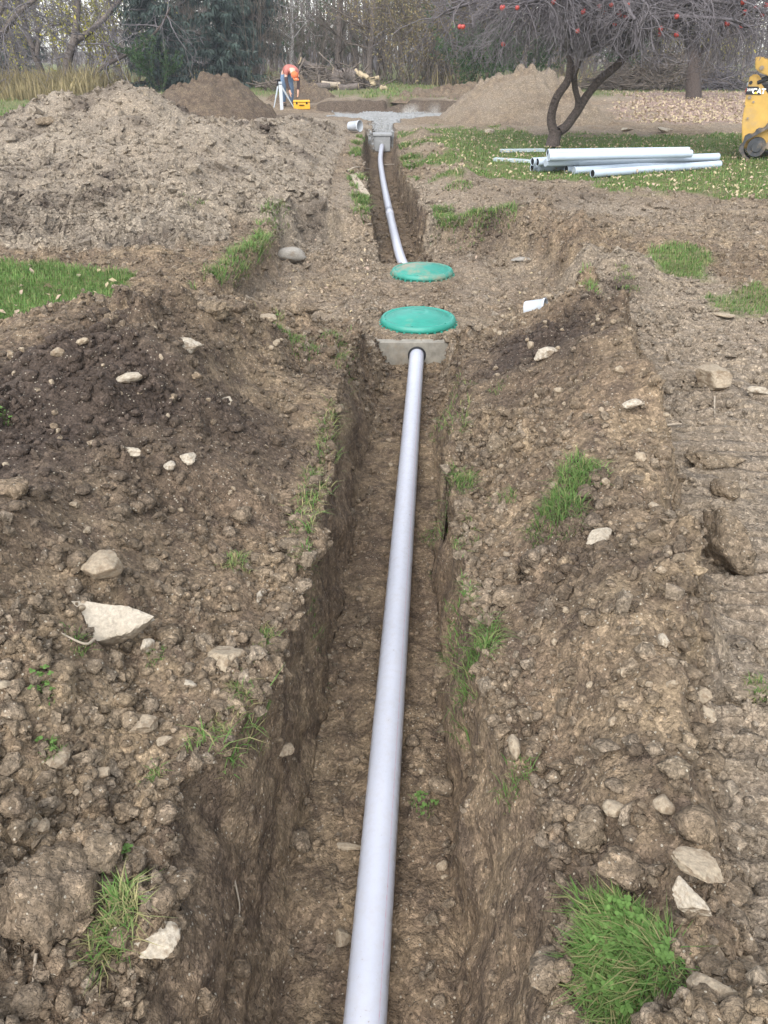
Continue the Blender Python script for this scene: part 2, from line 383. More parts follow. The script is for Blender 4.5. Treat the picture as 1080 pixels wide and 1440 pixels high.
def terrain(X, Y):
    """ground height without the fine lumps, and the masks that go with it"""
    X = np.asarray(X, float); Y = np.asarray(Y, float)
    z = .03 * vn2(X * .7, Y * .7, 3) + .012 * vn2(X * 2.2, Y * 2.2, 4)
    z = z * sst(0, 3, Y) * (1 - .6 * sst(18, 22, Y)) + .27 * sst(26.88, 27.12, Y + .02 * X * X + .12 * vn2(X * 1.7, Y * 0, 5)) * sst(2.6, 1.9, np.abs(X - .2)) + .24 * sst(24, 31, Y) * (1 - sst(2.6, 1.9, np.abs(X - .2)))
    z = z + .06 * sst(2.6, 1.9, np.abs(X - .2)) * sst(27, 34, Y)
    m = {}
    w = edgewob(X, Y, 21)
    tl = smooth_interp(Y, *TLX); tr = smooth_interp(Y, *TRX); fl = smooth_interp(Y, *FLX); fr = smooth_interp(Y, *FRX)
    cr = smooth_interp(Y, *CR) + .05 * vn2(Y * 1.3, Y * 0, 31)
    # spoil banks
    s = tl - X + w
    lump = fbm2(X * 1.6, Y * 1.6, 41, 3)
    hl = smooth_interp(Y + .25 * vn2(X * 1.2, Y * .3, 33), *HL) * (1 + .22 * lump)
    pl = sst(.03, .85, s) * (1 - .85 * sst(1.45, 2.5, s)) * (1 - sst(2.4, 3.3, s) * .6)
    zl = hl * pl
    s2 = X - tr + w
    k = np.clip((X - tr) / np.maximum(cr - tr, .1), 0, 5)
    hr = smooth_interp(Y, *HR) * (1 + .22 * lump)
    pr = sst(.02, 1.0, k) * (1 - sst(0.0, .17, X - cr + w * .9))
    zr = hr * pr
    m['bankl'] = (s > .02) & (hl * pl > .02 * (Y < 5.6)) & (s < 2.9) & (Y < 5.6); m['bankr'] = (s2 > .02) & (pr > .06) & (Y < 6.2)
    z = z + zl + zr
    # track prints of the loader on the right
    trk = sst(.10, .20, X - cr) * (1 - sst(1.3, 1.5, X - cr)) * (Y < 7.5)
    ph = (Y + .05 * vn2(X * .9, Y * .4, 51) + .10 * X) / .10
    z = z + trk * (0.028 * np.tanh(2.2 * np.sin(ph * 2 * np.pi)) * (.75 + .35 * vn2(X * 1.5, Y * 1.5, 52)) - .02)
    m['track'] = trk
    trk2 = sst(7.5, 8.5, Y) * (1 - sst(12.3, 13, Y)) * (X > 1.8)
    z = z + trk2 * .03 * vn2(X * .8, Y * 5, 53)
    # big pale heap on the left, smaller rise of earth right of the second trench
    hp = np.zeros_like(z)
    for cx, cy, h, rx, ry in PEAKS:
        hp = hp + h * np.exp(-(((X - cx) / rx) ** 2 + ((Y - cy) / ry) ** 2))
    toe = sst(-.35, 1.5, Y - (7.05 + .25 * vn2(X * 1.1, Y * 0, 61) + .0 * X)) 
    side = sst(-.05, 1.2, np.where(Y < 9, -1.02 - (Y - 8) * .3 * (Y > 8) - .15 * (Y - 8) - X, smooth_interp(Y, *T2L) - .05 - X))
    hp = (hp * .95 + .08) * toe * side * (1 - sst(21.5, 24, Y)) * (1 - sst(10, 13, -X))
    hp = hp * (1 + .10 * fbm2(X * 1.1, Y * 1.1, 62, 3))
    m['heap'] = hp > .035
    z = z + np.where(Y > 6, hp, 0)
    rz_ = .16 * sst(.0, .5, X - smooth_interp(Y, *T2R)) * (1 - sst(.5, 1.5, X - smooth_interp(Y, *T2R))) * sst(9.3, 10.3, Y) * (1 - sst(18, 20, Y))
    z = z + rz_ * (1 + lump * .5)
    m['rise'] = rz_ > .02
    # tank pit
    d = polyd(X, Y, PIT) + 1.6 * w
    wid = np.where(X > .9, np.where(Y > 6.3, .15, .30), .08)
    pm = sst(-wid, wid, d)
    zp = -.335 + .05 * fbm2(X * 2.3, Y * 2.3, 71, 3) * sst(.05, .4, np.abs(Y - 5.9) + np.abs(X - .3)) + .06 * sst(.6, 1.3, np.abs(X - .3)) * (fbm2(X * 1.5, Y * 1.5, 72, 2) - .1)
    zp = np.where((np.hypot(X - .29, Y - 6.41) < .42) | (np.hypot(X - .395, Y - 8.06) < .42), -.335, zp)
    zp = np.where(Y < 5.86, np.maximum(zp, -.335 + .10 * sst(.1, .5, np.abs(X - .22))), zp)
    z = z + .15 * np.exp(-((d + .32) / .24) ** 2) * sst(.7, 1.1, X) * sst(5.7, 6.3, Y) * (1 - sst(9.2, 10, Y)) * np.clip(.7 + 1.1 * fbm2(X * 1.8, Y * 1.8, 75, 3), 0, 2)
    z = z * (1 - pm) + zp * pm
    m['pit'] = pm
    # second trench
    a = smooth_interp(Y, *T2L) + w * .8; b = smooth_interp(Y, *T2R) + w * 1.2; c = smooth_interp(Y, P2y, P2x)
    f0 = np.maximum(c - .25, a + .02); f1 = np.minimum(c + .25, b - .02)
    up = np.maximum(sst(0, 1, (f0 - X) / np.maximum(f0 - a, .03)), sst(0, 1, (X - f1) / np.maximum(b - f1, .03)))
    on = sst(8.45, 8.65, Y) * (1 - sst(20.9, 21.0, Y))
    zt = np.where((X < a) | (X > b), 9.0, -.52 + up * (np.maximum(z, -.05) + .52))
    z2 = np.minimum(z, zt) * on + z * (1 - on)
    m['trench2'] = (z2 < z - .03)
    z = z2
    # gravel bed
    g = polyd(X, Y, GRAV) + .18 * vn2(X * 2.5, Y * 1.5, 81)
    gm = sst(-.06, .08, g)
    zg = -.20 + .17 * sst(21.5, 25, Y) + .03 * vn2(X * 2, Y * 1.2, 82)
    z = z + .05 * sst(-1.0, -.15, g) * (Y > 27.0) * (.6 + .8 * vn2(X * 1.3, Y * .8, 83))
    z = z * (1 - gm) + zg * gm
    m['gravel'] = gm * sst(-.22, .0, zg + .0 * X + .2 + .0)
    m['gravel'] = gm
    nd = polyd(X, Y, [(.1, 27.2), (.75, 27.2), (.8, 29.2), (.1, 29.4)]) + w * 2
    z = z - .35 * sst(-.1, .1, nd)
    # main trench
    fz = -.605 + (Y - 1) * .0205 + .018 * fbm2(X * 7, Y * 7, 91, 2)
    tlw = tl + w; trw = tr - w
    upL = np.clip((fl - X) / np.maximum(fl - tlw, .03), 0, 1); upR = np.clip((X - fr) / np.maximum(trw - fr, .03), 0, 1)
    upf = np.maximum(sst(0, 1, upL) * .6 + .4 * upL ** .8, sst(0, 1, upR) * .5 + .5 * upR ** .9)
    zt = np.where((X < tlw) | (X > trw), 9.0, fz + upf * (np.maximum(z, -.02) - fz))
    zt = np.where(Y > 5.93, 9.0, zt)
    m['trench1'] = (zt < z - .03)
    z = np.minimum(z, zt)
    m['floor1'] = (X > fl) & (X < fr) & (Y < 5.93)
    return z, m
def hit(px, py, tmin=.6):
    a, b, c = ray(px, py)
    t = np.geomspace(tmin, 70, 2600)
    zz, _ = terrain(a * t, b * t)
    below = np.nonzero(HCAM + c * t < zz)[0]
    i = below[0] if len(below) else len(t) - 1
    t0 = t[i]
    return Vector((a * t0, b * t0, float(zz[i]))), t0
# --- grid
rows = [-1.2]
while rows[-1] < 62:
    y = rows[-1]; d = math.hypot(y if y > 0 else 0, 1.65)
    rows.append(y + (.0045 if y < 9.5 else .0065 if y < 30 else .014) * d * (2.2 if y < .35 else 1))
for e in (66, 72, 80, 95, 120, 160, 230, 340, 500, 800): rows.append(e)
rows = np.array(rows); NR = len(rows); NC = 550
Xg = np.zeros((NR, NC))
for i, y in enumerate(rows):
    d = math.hypot(max(y, 0), 1.65); half = .62 * d + .8
    xs = np.linspace(-half, half, 1600)
    q = .06 * d if y < 9 else .03 * d
    if y < 6.2: walls = ((smooth_interp(y, *TLX) + smooth_interp(y, *FLX)) / 2, (smooth_interp(y, *TRX) + smooth_interp(y, *FRX)) / 2)
    elif y < 9: 
        k = (y - 6.2) / 2.8
        walls = ((1 - k) * -.09 + k * smooth_interp(9, *T2L), (1 - k) * .5 + k * .55)
    else: walls = (smooth_interp(y, *T2L), smooth_interp(y, *T2R))
    wdt = np.ones_like(xs)
    for wx in walls: wdt += 3.6 * np.exp(-((xs - wx) / (.085 + .004 * d)) ** 2)
    cs = np.concatenate([[0], np.cumsum((wdt[1:] + wdt[:-1]) / 2)]); cs /= cs[-1]
    mid = np.interp(np.linspace(0, 1, NC - 8), cs, xs)
    ext = np.array([.25, .8, 2.0, 5.0]) * (d * .5 + 3)
    if y > 62: ext = ext * 3
    Xg[i] = np.concatenate([(-half - ext)[::-1], mid, half + ext])
Yg = np.repeat(rows[:, None], NC, 1)
Zg, MK = terrain(Xg, Yg)
Dg = np.sqrt(Xg ** 2 + Yg ** 2 + 1.65 ** 2)
wob = fbm2(Xg * 2.2, Yg * 2.2, 101, 3)
wobf = fbm2(Xg * .7, Yg * .7, 105, 3)
# --- colour masks
G1 = [(-9, 7.3), (-3.47, 7.12), (-2.9, 6.98), (-2.15, 6.62), (-2.1, 6.25), (-2.4, 5.8), (-2.8, 5.35), (-9, 4.2)]
G2 = [U(*p) for p in ((588, 179), (690, 181), (760, 190), (1030, 190), (1200, 190), (1250, 290), (1080, 278), (960, 270), (860, 260), (740, 250), (690, 252), (640, 262), (600, 225))]
G3 = [U(*p) for p in ((900, 360), (950, 345), (1000, 365), (985, 385), (930, 384))]
G4 = [U(*p) for p in ((400, 147), (440, 138), (480, 130), (700, 128), (690, 149), (560, 150))]
G5 = [U(*p) for p in ((1010, 415), (1090, 385), (1090, 432), (1030, 440))]
LIT = [U(*p) for p in ((870, 139), (1250, 139), (1250, 172), (1000, 174), (905, 172))]
def region(P, soft, amp): return sst(-soft, soft, polyd(Xg, Yg, P) + amp * wob)
grass = np.maximum.reduce([region(G1, .08, .10), region(G2, .35, .6) * .95, region(G3, .15, .18) * .9, region(G4, 1.0, 1.0) * .7, region(G5, .12, .2) * .45])
grass = np.maximum(grass, sst(29, 34, Yg) * .75 * (1 - sst(0, 1.2, polyd(Xg, Yg, LIT))))
grass = np.maximum(grass, .75 * sst(-6.5, -8.5, Xg) * (Yg > 8)) * ~MK['heap']
grass *= (1 - sst(0.25, 0.6, MK['pit'])) * (1 - MK['gravel']) * ~(MK['trench1'] | MK['trench2'])
fly = MK['bankl'] | MK['bankr']; grass = grass * ~fly
litter = region(LIT, .8, .8); gravel = MK['gravel']
pale = np.where(MK['heap'] & (Yg > 6), .85 + .15 * wob, 0)
pale = np.maximum(pale, .35 * sst(.3, .8, MK['pit']) * (.8 + .4 * wob))
pale = np.maximum(pale, .55 * sst(7.0, 9.5, Yg) * (.7 + .5 * wobf)); pale = np.maximum(pale, MK['track'] * .55)
pale = np.where(MK['trench1'] | MK['trench2'], .0, np.clip(pale, 0, 1))
def spot(px, py, rad):
    p, _ = hit(px, py); return np.exp(-(((Xg - p.x) / rad) ** 2 + ((Yg - p.y) / (rad * 1.25)) ** 2) * 1.4)
dark = np.zeros_like(Xg)
for px, py, rad, am in ((90, 540, .75, .9), (200, 450, .6, .6), (330, 600, .4, .6), (780, 480, .55, .8), (830, 760, .28, .75), (700, 560, .3, .4), (460, 540, .25, .6), (670, 640, .15, .4), (820, 1210, .14, .6), (900, 1080, .1, .7), (700, 520, .3, .6), (140, 285, .4, .7), (190, 175, .3, .6), (560, 150, 1.6, .9), (400, 165, 1.2, .5), (680, 320, .35, .8), (870, 400, .2, .8), (790, 280, 1.0, .35), (850, 250, .5, .4), (300, 460, .3, .4)):
    dark = np.maximum(dark, am * spot(px, py, rad))
dark = np.maximum(dark, MK['heap'] * np.clip(.75 * wobf + .35 * wob, 0, .55))
dark = np.clip(dark * (.9 + .6 * wob) + .30 * np.clip(wobf, 0, 1) * fly, 0, 1)
# darker trench bottom and topsoil layer under the turf (a real soil horizon)
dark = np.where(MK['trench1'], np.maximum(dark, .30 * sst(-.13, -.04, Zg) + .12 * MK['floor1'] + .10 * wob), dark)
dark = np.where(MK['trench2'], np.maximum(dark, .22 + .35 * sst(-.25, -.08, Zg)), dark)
dark = np.where((Yg > 26.6) & (Yg < 27.35) & (np.abs(Xg - .2) < 2.3) & (gravel < .5), np.maximum(dark, .8), dark)
dark = np.clip(np.where((MK['gravel'] > .03) & (gravel < .5), .75, dark), 0, 1)
# --- lumps
def fade(cell): return np.clip((cell / (Dg * .0042) - 2.5) / 3.5, 0, 1)
rough = 1 - .8 * np.clip(grass, 0, 1)
rough *= np.where(MK['trench1'], np.where(MK['floor1'], .30, .10), 1.0) * np.where(MK['trench2'], .6, 1) * (1 - .75 * MK['track']) * (1 - .6 * MK['pit'] * (np.abs(Xg - .3) < .8)) * (1 - .6 * gravel)
rough *= 1 - .35 * sst(8.5, 11, Yg) * ~MK['heap']
rough *= 1 + .8 * np.exp(-((polyd(Xg, Yg, PIT) + .2) / .4) ** 2) * (Xg > .8)
patch = np.clip(.55 + 1.15 * fbm2(Xg * 1.8, Yg * 1.8, 111, 3), .06, 1.5)
wx, wy = Xg + .012 * vn2(Xg * 40, Yg * 40, 7), Yg + .012 * vn2(Xg * 40, Yg * 40, 8)
dz = np.zeros_like(Zg)
dz += rough * .045 * fbm2(Xg * 4, Yg * 4, 120, 3)
dz += rough * patch * 1.0 * clod(wx, wy, .15, 130, .35) * fade(.15)
dz += rough * patch * 1.25 * clod(wx, wy, .07, 140, .55) * fade(.07)
dz += rough * 1.0 * clod(wx, wy, .036, 150, .7) * fade(.036)
near = Yg[:, 0] < 5
pass
hp_ = MK['heap'] * 1.0
dz += hp_ * (.8 * clod(wx, wy, .20, 170, .35) * fade(.2) + .045 * fbm2(Xg * 2.2, Yg * 2.2, 171, 3))
dz += gravel * .025 * vn2(Xg * 25, Yg * 18, 180) * fade(.06)
dz *= (Dg < 70) * (1 - .8 * sst(.14, .04, np.abs(Yg - 5.9)) * (np.abs(Xg - .3) < .5))
dz -= np.where((np.hypot(Xg - .29, Yg - 6.41) < .45) | (np.hypot(Xg - .395, Yg - 8.06) < .45), np.maximum(dz - .012, 0), 0)
# --- real 3-D relief on the cut faces: shove the surface along its own normal
P = np.stack([Xg, Yg, Zg], -1)
du = np.gradient(P, axis=1); dv = np.gradient(P, axis=0)
N = np.cross(du, dv); N /= np.linalg.norm(N, axis=-1, keepdims=True) + 1e-12
steep = 1 - np.clip(N[..., 2], 0, 1)
P[..., 2] += dz * np.clip(N[..., 2], .35, 1)
P[..., :2] += N[..., :2] * (dz * .22)[..., None]
ws = sst(.08, .35, steep) * (Dg < 30) * (1 - sst(.10, .02, np.abs(Yg - 5.93)) * (np.abs(Xg - .3) < .8))
Nf0 = sst(.14, .04, np.abs(Yg - 5.93)) * (np.abs(Xg - .3) < .8)
N[..., 1] *= (1 - Nf0)
idx = np.nonzero(ws > .02)
px_, py_, pz_ = Xg[idx], Yg[idx], Zg[idx]
nn = .036 * vn3(px_ * 4, py_ * 4, pz_ * 5, 200) + .018 * vn3(px_ * 11, py_ * 11, pz_ * 12, 201) + .009 * vn3(px_ * 24, py_ * 24, pz_ * 22, 202) + .014 * np.abs(vn3(px_ * 3, py_ * 9 + pz_ * 7, pz_ * 2, 203))
tr1 = MK['trench1'][idx]
nn = nn * np.where(tr1, .85, 1.0)
P[idx] += N[idx] * (nn * ws[idx])[:, None]
du = np.gradient(P, axis=1); dv = np.gradient(P, axis=0)
N = np.cross(du, dv); N /= np.linalg.norm(N, axis=-1, keepdims=True) + 1e-12
# --- cut the sheet into the pieces one can point at
cls = np.zeros((NR, NC), int)
cls[MK['bankl']] = 2; cls[MK['bankr']] = 3; cls[MK['heap'] & (Yg > 6)] = 4
cls[(MK['pit'] > .5)] = 5; cls[MK['trench1']] = 1; cls[MK['trench2']] = 6; cls[gravel > .45] = 7
vid = np.arange(NR * NC).reshape(NR, NC)
quads = np.stack([vid[:-1, :-1], vid[:-1, 1:], vid[1:, 1:], vid[1:, :-1]], -1).reshape(-1, 4)
qc = cls[:-1, :-1].reshape(-1)
Pf = P.reshape(-1, 3); AT = {'grass': grass.ravel(), 'dark': dark.ravel(), 'pale': pale.ravel(), 'gravel': gravel.ravel(), 'litter': litter.ravel()}
NAMES = {0: ('ground', None), 1: ('trench', None), 2: ('spoil_bank', 'brown spoil bank of dug soil on the left side of the pipe trench'),
         3: ('spoil_bank', 'brown spoil bank between the pipe trench and the track prints'),
         4: ('dirt_heap', 'large pale heap of clay and rubble beside the left lawn'), 5: ('pit', None), 6: ('trench', None), 7: ('gravel_bed', None)}
for c, (nm, lab) in NAMES.items():
    q = quads[qc == c]
    used, inv = np.unique(q, return_inverse=True)
    me = np_mesh(nm, Pf[used], inv, np.full(len(q), 4), True, {k: v[used] for k, v in AT.items()})
    o = put(nm, me, M_SOIL)
    if lab: tag(o, lab, 'dirt heap' if c == 4 else 'spoil bank', 'spoil banks along the trench' if c in (2, 3) else None, 'thing')
    else: tag(o, {0: 'bare ground and lawn', 1: 'long pipe trench', 5: 'dug pit round the buried tank', 6: 'far trench', 7: 'pale grey gravel bed'}[c], None, None, 'structure')
Nf = N.reshape(-1, 3)
def surf(x, y):
    """nearest grid vertex of the finished surface"""
    i = int(np.clip(np.searchsorted(rows, y), 0, NR - 1)); j = int(np.argmin(np.abs(P[i, :, 0] - x)))
    return Vector(P[i, j]), Vector(N[i, j])
#--PART2--
# ================================================================== PIPES, TANK, LIDS
def pz(y): return -.53 + (y - 1.0) * .0205
pts = [(-.05 + (y - 1.03) * .0640, y, pz(y)) for y in np.linspace(-1.2, 6.0, 60)]
o = put('drain_pipe', tube_mesh('drain_pipe', pts, .057, 32, .1), M_PVC)
tag(o, 'long straight grey plastic pipe lying in the near trench and entering the concrete wall', 'pipe')
def catmull(p, n):
    out = []
    p = [Vector(q) for q in p]; p = [p[0] * 2 - p[1]] + p + [p[-1] * 2 - p[-2]]
    for i in range(1, len(p) - 2):
        for k in range(n):
            t = k / n; a, b, c, d = p[i - 1:i + 3]
            out.append(0.5 * (2 * b + (c - a) * t + (2 * a - 5 * b + 4 * c - d) * t * t + (3 * b - a - 3 * c + d) * t ** 3))
    out.append(p[-2]); return out
c2 = catmull(P2, 14)
root = thing('drain_pipe', 'curved grey plastic pipe running along the far trench to the distribution box', 'pipe', P2[0])
def rel(o, root):
    o.parent = root; o.matrix_parent_inverse = Matrix.Translation(root.location).inverted() if root.rotation_euler.z == 0 else root.matrix_basis.inverted()
    return o
rel(put('pipe_body', tube_mesh('pipe_body', c2, .057, 20, .1), M_PVC), root)
ic = min(range(len(c2)), key=lambda i: abs(c2[i].y - 12.3))
rel(put('pipe_coupling', tube_mesh('pipe_coupling', c2[ic - 1:ic + 2], .061, 20, .1), M_PVC), root)
# tank: top face just under the soil cover, front wall with the pipe hole
tank = thing('septic_tank', 'buried concrete tank with its front wall showing where the pipe enters', 'tank', (.3, 5.9, -1.2))
def tank_front():
    bm = bmesh.new(); cx, cz, r = .261, pz(5.9) + .002, .072
    xs0, xs1, z0, z1 = -.55, 1.15, -1.25, -.325; n = 40
    ang = [2 * math.pi * i / n for i in range(n)]
    for yy, flip in ((5.875, 0), (5.96, 1)):
        inner = [bm.verts.new((cx + r * math.cos(a), yy, cz + r * math.sin(a))) for a in ang]
        outer = []
        for a in ang:
            ca, sa = math.cos(a), math.sin(a)
            t = min((xs1 - cx) / ca if ca > 1e-6 else 1e9, (xs0 - cx) / ca if ca < -1e-6 else 1e9, (z1 - cz) / sa if sa > 1e-6 else 1e9, (z0 - cz) / sa if sa < -1e-6 else 1e9)
            outer.append(bm.verts.new((cx + ca * t, yy, cz + sa * t)))
        for i in range(n):
            f = (inner[i], outer[i], outer[(i + 1) % n], inner[(i + 1) % n]); bm.faces.new(f if not flip else f[::-1])
        if not flip: i0, o0 = inner, outer
        else:
            for i in range(n):
                j = (i + 1) % n
                bm.faces.new((i0[i], i0[j], inner[j], inner[i])); bm.faces.new((o0[j], o0[i], outer[i], outer[j]))
    bmesh.ops.recalc_face_normals(bm, faces=bm.faces)
    return bm
rel(bm_put('front_wall', tank_front(), M_CONC), tank)
bm = bmesh.new(); bx(bm, (.3, 7.28, -.87), (1.70, 2.62, .9)); rel(bm_put('tank_body', bm, M_CONC), tank)
bm = bmesh.new()
for k in range(24):
    a0, a1 = 2 * math.pi * k / 24, 2 * math.pi * (k + 1) / 24
    ring = [[(.261 + r * math.cos(a), y, pz(5.9) + .002 + r * math.sin(a)) for r, y in ((.058, 5.868), (.071, 5.868), (.071, 5.95), (.058, 5.95))] for a in (a0, a1)]
    va = [[bm.verts.new(p) for p in rr] for rr in ring]
    for i in range(3): bm.faces.new((va[0][i], va[0][i + 1], va[1][i + 1], va[1][i]))
bmesh.ops.remove_doubles(bm, verts=bm.verts, dist=1e-5); bmesh.ops.recalc_face_normals(bm, faces=bm.faces)
rel(bm_put('pipe_seal', bm, simple('rubber', (.02, .02, .022), .7, .2), None, True), tank)
def lathe(prof, n=64):
    co = []; fs = []; cnt = []
    for r, z in prof:
        for k in range(n):
            a = 2 * math.pi * k / n; co.append((r * math.cos(a), r * math.sin(a), z))
    for i in range(len(prof) - 1):
        for k in range(n):
            a = i * n + k; b = i * n + (k + 1) % n
            fs += [a, b, b + n, a + n]; cnt.append(4)
    return np.array(co), fs, cnt
def make_lid(loc, mat, label, rad):
    t = thing('tank_lid', label, 'lid', loc, 0, 'round lids of the buried tank')
    s = rad / .32
    prof = [(.0005, .090), (.05, .089), (.06, .085), (.07, .088), (.10, .084), (.16, .073), (.205, .062), (.212, .057), (.219, .0585), (.225, .055), (.262, .040), (.272, .036), (.279, .036)]
    c, f, k = lathe([(r * s, z) for r, z in prof]); put('dome', np_mesh('dome', c, f, k), mat, t)
    prof = [(.279, .036), (.283, .042), (.298, .043), (.304, .040), (.314, .028), (.320, .012), (.320, -.004), (.312, -.008), (.306, -.10)]
    c, f, k = lathe([(r * s, z) for r, z in prof]); put('rim', np_mesh('rim', c, f, k), mat, t)
    bm = bmesh.new(); bx(bm, (0, 0, 0), (.022, .016, .03), .003)
    me = bpy.data.meshes.new('rim_tab'); bm.to_mesh(me); bm.free(); me.materials.append(mat)
    for i in range(32):
        a = 2 * math.pi * i / 32
        o = put('rim_tab', me, None, t); o.location = (.322 * s * math.cos(a), .322 * s * math.sin(a), -.016); o.rotation_euler = (0, 0, a)
    bm = bmesh.new(); cyl(bm, (0, 0, .0), (0, 0, .008), .009, .008, 6)
    me = bpy.data.meshes.new('lid_screw'); bm.to_mesh(me); bm.free(); me.materials.append(mat)
    for i in range(6):
        a = 2 * math.pi * (i + .3) / 6
        o = put('lid_screw', me, None, t); o.location = (.29 * s * math.cos(a), .29 * s * math.sin(a), .040)
make_lid((.289, 6.41, -.318), M_LID, 'clean green round lid nearest the concrete wall and pipe', .320)
make_lid((.395, 8.06, -.318), M_LIDD, 'green domed lid dusted with soil, beside the far trench pipe', .320)
# soil thrown over the far lid: thin cake of dirt is its material; distribution box
db = thing('distribution_box', 'small grey concrete box at the edge of the gravel where the curved pipe ends', 'concrete box', (-.045, 20.83, -.44))
bm = bmesh.new(); bx(bm, (0, .08, .13), (.40, .42, .34), .012); put('box_body', bm, M_CONCG, db) if False else bm_put('box_body', bm, M_CONCG, db)
bm = bmesh.new(); bx(bm, (0, .08, .325), (.45, .47, .05), .012); bm_put('box_lid', bm, M_CONCG, db)
# loose white pails
def make_pail(name, label, cat, loc, r, h, rot, mat):
    t = thing(name, label, cat, loc); t.rotation_euler = rot
    c, f, k = lathe([(.001, 0), (r * .8, 0), (r * .84, .006), (r, h), (r * 1.06, h), (r * 1.06, h * .9), (r * 1.0, h * .88)], 28); put('pail_body', np_mesh('pail_body', c, f, k), mat, t)
    c, f, k = lathe([(.001, .008), (r * .78, .008), (r * .96, h * .995)], 28); put('pail_lining', np_mesh('pail_lining', c, f, k), mat, t)
M_WHITE = simple('white_plastic', (.40, .42, .44), .4, .4, 9, .06, 0, 0, (.62, .3))
p, t_ = hit(746, 446); make_pail('plastic_cup', 'small white plastic tub lying on its side right of the near green lid', 'tub', (p.x - .04, p.y, p.z + .055), .062, .14, (0, R(80), R(-25)), M_WHITE)
p, t_ = hit(499, 186); make_pail('plastic_pail', 'white plastic pail lying on its side by the gravel bed', 'pail', (p.x - .12, p.y, p.z + .12), .115, .30, (0, R(86), R(-35)), M_WHITE)
# stacked pale pipes on the lawn
M_CAPG = simple('grey_cap', (.30, .335, .36), .6, .3)
GP = 'pale pipes stacked on the lawn under the apple tree'
def stack_pipe(pl, pr, zl, zr, label, dark):
    a = Vector((*U(*pl, zl), zl)); b = Vector((*U(*pr, zr), zr))
    d = (b - a).normalized()
    me = tube_mesh('stacked_pipe', [a, a + d * .012, (a + b) / 2, b - d * .012, b], .057, 20, .11)
    o = put('stacked_pipe', me, M_PVCW); tag(o, label, 'pipe', GP)
    q = d.to_track_quat('Z', 'Y').to_matrix().to_4x4()
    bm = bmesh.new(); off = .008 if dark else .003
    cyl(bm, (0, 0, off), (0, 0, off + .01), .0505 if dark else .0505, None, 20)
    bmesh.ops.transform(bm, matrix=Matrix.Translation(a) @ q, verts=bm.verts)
    if dark: bm_put('bore_shade_disc' , bm, M_BLACK, o)  # black disc stands in for the shade inside the open pipe
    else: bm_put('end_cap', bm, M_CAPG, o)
g = .06
stack_pipe((833, 244), (1012, 231), g, g, 'lowest front pipe of the stack with a dark open end nearest the camera', True)
stack_pipe((807, 240), (1000, 229), g + .0, g, 'capped pipe on the grass just behind the lowest front pipe of the stack', False)
stack_pipe((796, 238), (985, 226), g, g, 'open ended pipe on the grass, middle of the bottom row of the stack', True)
stack_pipe((812, 228), (1010, 220.5), g + .10, g + .10, 'capped pipe lying on top of the front row of the stack', False)
stack_pipe((756.5, 236.5), (930, 226), g, g, 'capped pipe at the bottom of the back row of the stack', False)
stack_pipe((748, 236), (915, 226), g, g, 'open pipe at the far left bottom of the stack', True)
stack_pipe((748.5, 227.3), (915, 218.5), g + .11, g + .11, 'open pipe at the far left, upper one of the left pair in the stack', True)
stack_pipe((755.5, 228), (925, 219), g + .11, g + .11, 'open pipe second from the left in the upper row of the stack', True)
stack_pipe((767, 229), (950, 221), g + .11, g + .11, 'capped pipe in the upper row of the stack below the topmost pair', False)
stack_pipe((771.5, 221), (972, 216), g + .20, g + .2, 'capped topmost pipe of the stack, front of the two', False)
stack_pipe((770, 215), (968, 212), g + .22, g + .22, 'open topmost pipe at the back of the stack', True)
# two weathered grey boards in the grass behind the stack
for (a, b, lab) in (((704, 212), (765, 211), 'thin grey board lying in the grass left of the apple trunk'), ((695, 224), (748, 227), 'blue grey board lying in the grass left of the pipe stack')):
    A, B = Vector((*U(*a, .04), .04)), Vector((*U(*b, .04), .04)); d = B - A
    bm = bmesh.new(); bx(bm, (0, 0, 0), (d.length, .14, .05), .006, None)
    o = bm_put('timber_board', bm, simple('blue_grey_board', (.30, .345, .35), .8, .2, 12, .2)); o.location = (A + B) / 2; o.rotation_euler = (0, 0, math.atan2(d.y, d.x)); tag(o, lab, 'board')
for (a, b, lab) in (((452, 137.5), (472, 139), 'short white pipe on the ground just right of the yellow case'), ((474, 139.5), (502, 143.5), 'long white pipe on the ground in front of the log pile'), ((496, 133.5), (521, 133), 'pale plank lying in the far grass before the log pile')):
    A, B = Vector((*U(*a, .15), .15)), Vector((*U(*b, .15), .15))
    o = put('ground_pipe' if 'pipe' in lab else 'pale_plank', tube_mesh('ground_pipe', [A, A.lerp(B, .5), B], .085, 12, .1), M_WHITE if 'pipe' in lab else M_WOOD); tag(o, lab, 'pipe' if 'pipe' in lab else 'plank')
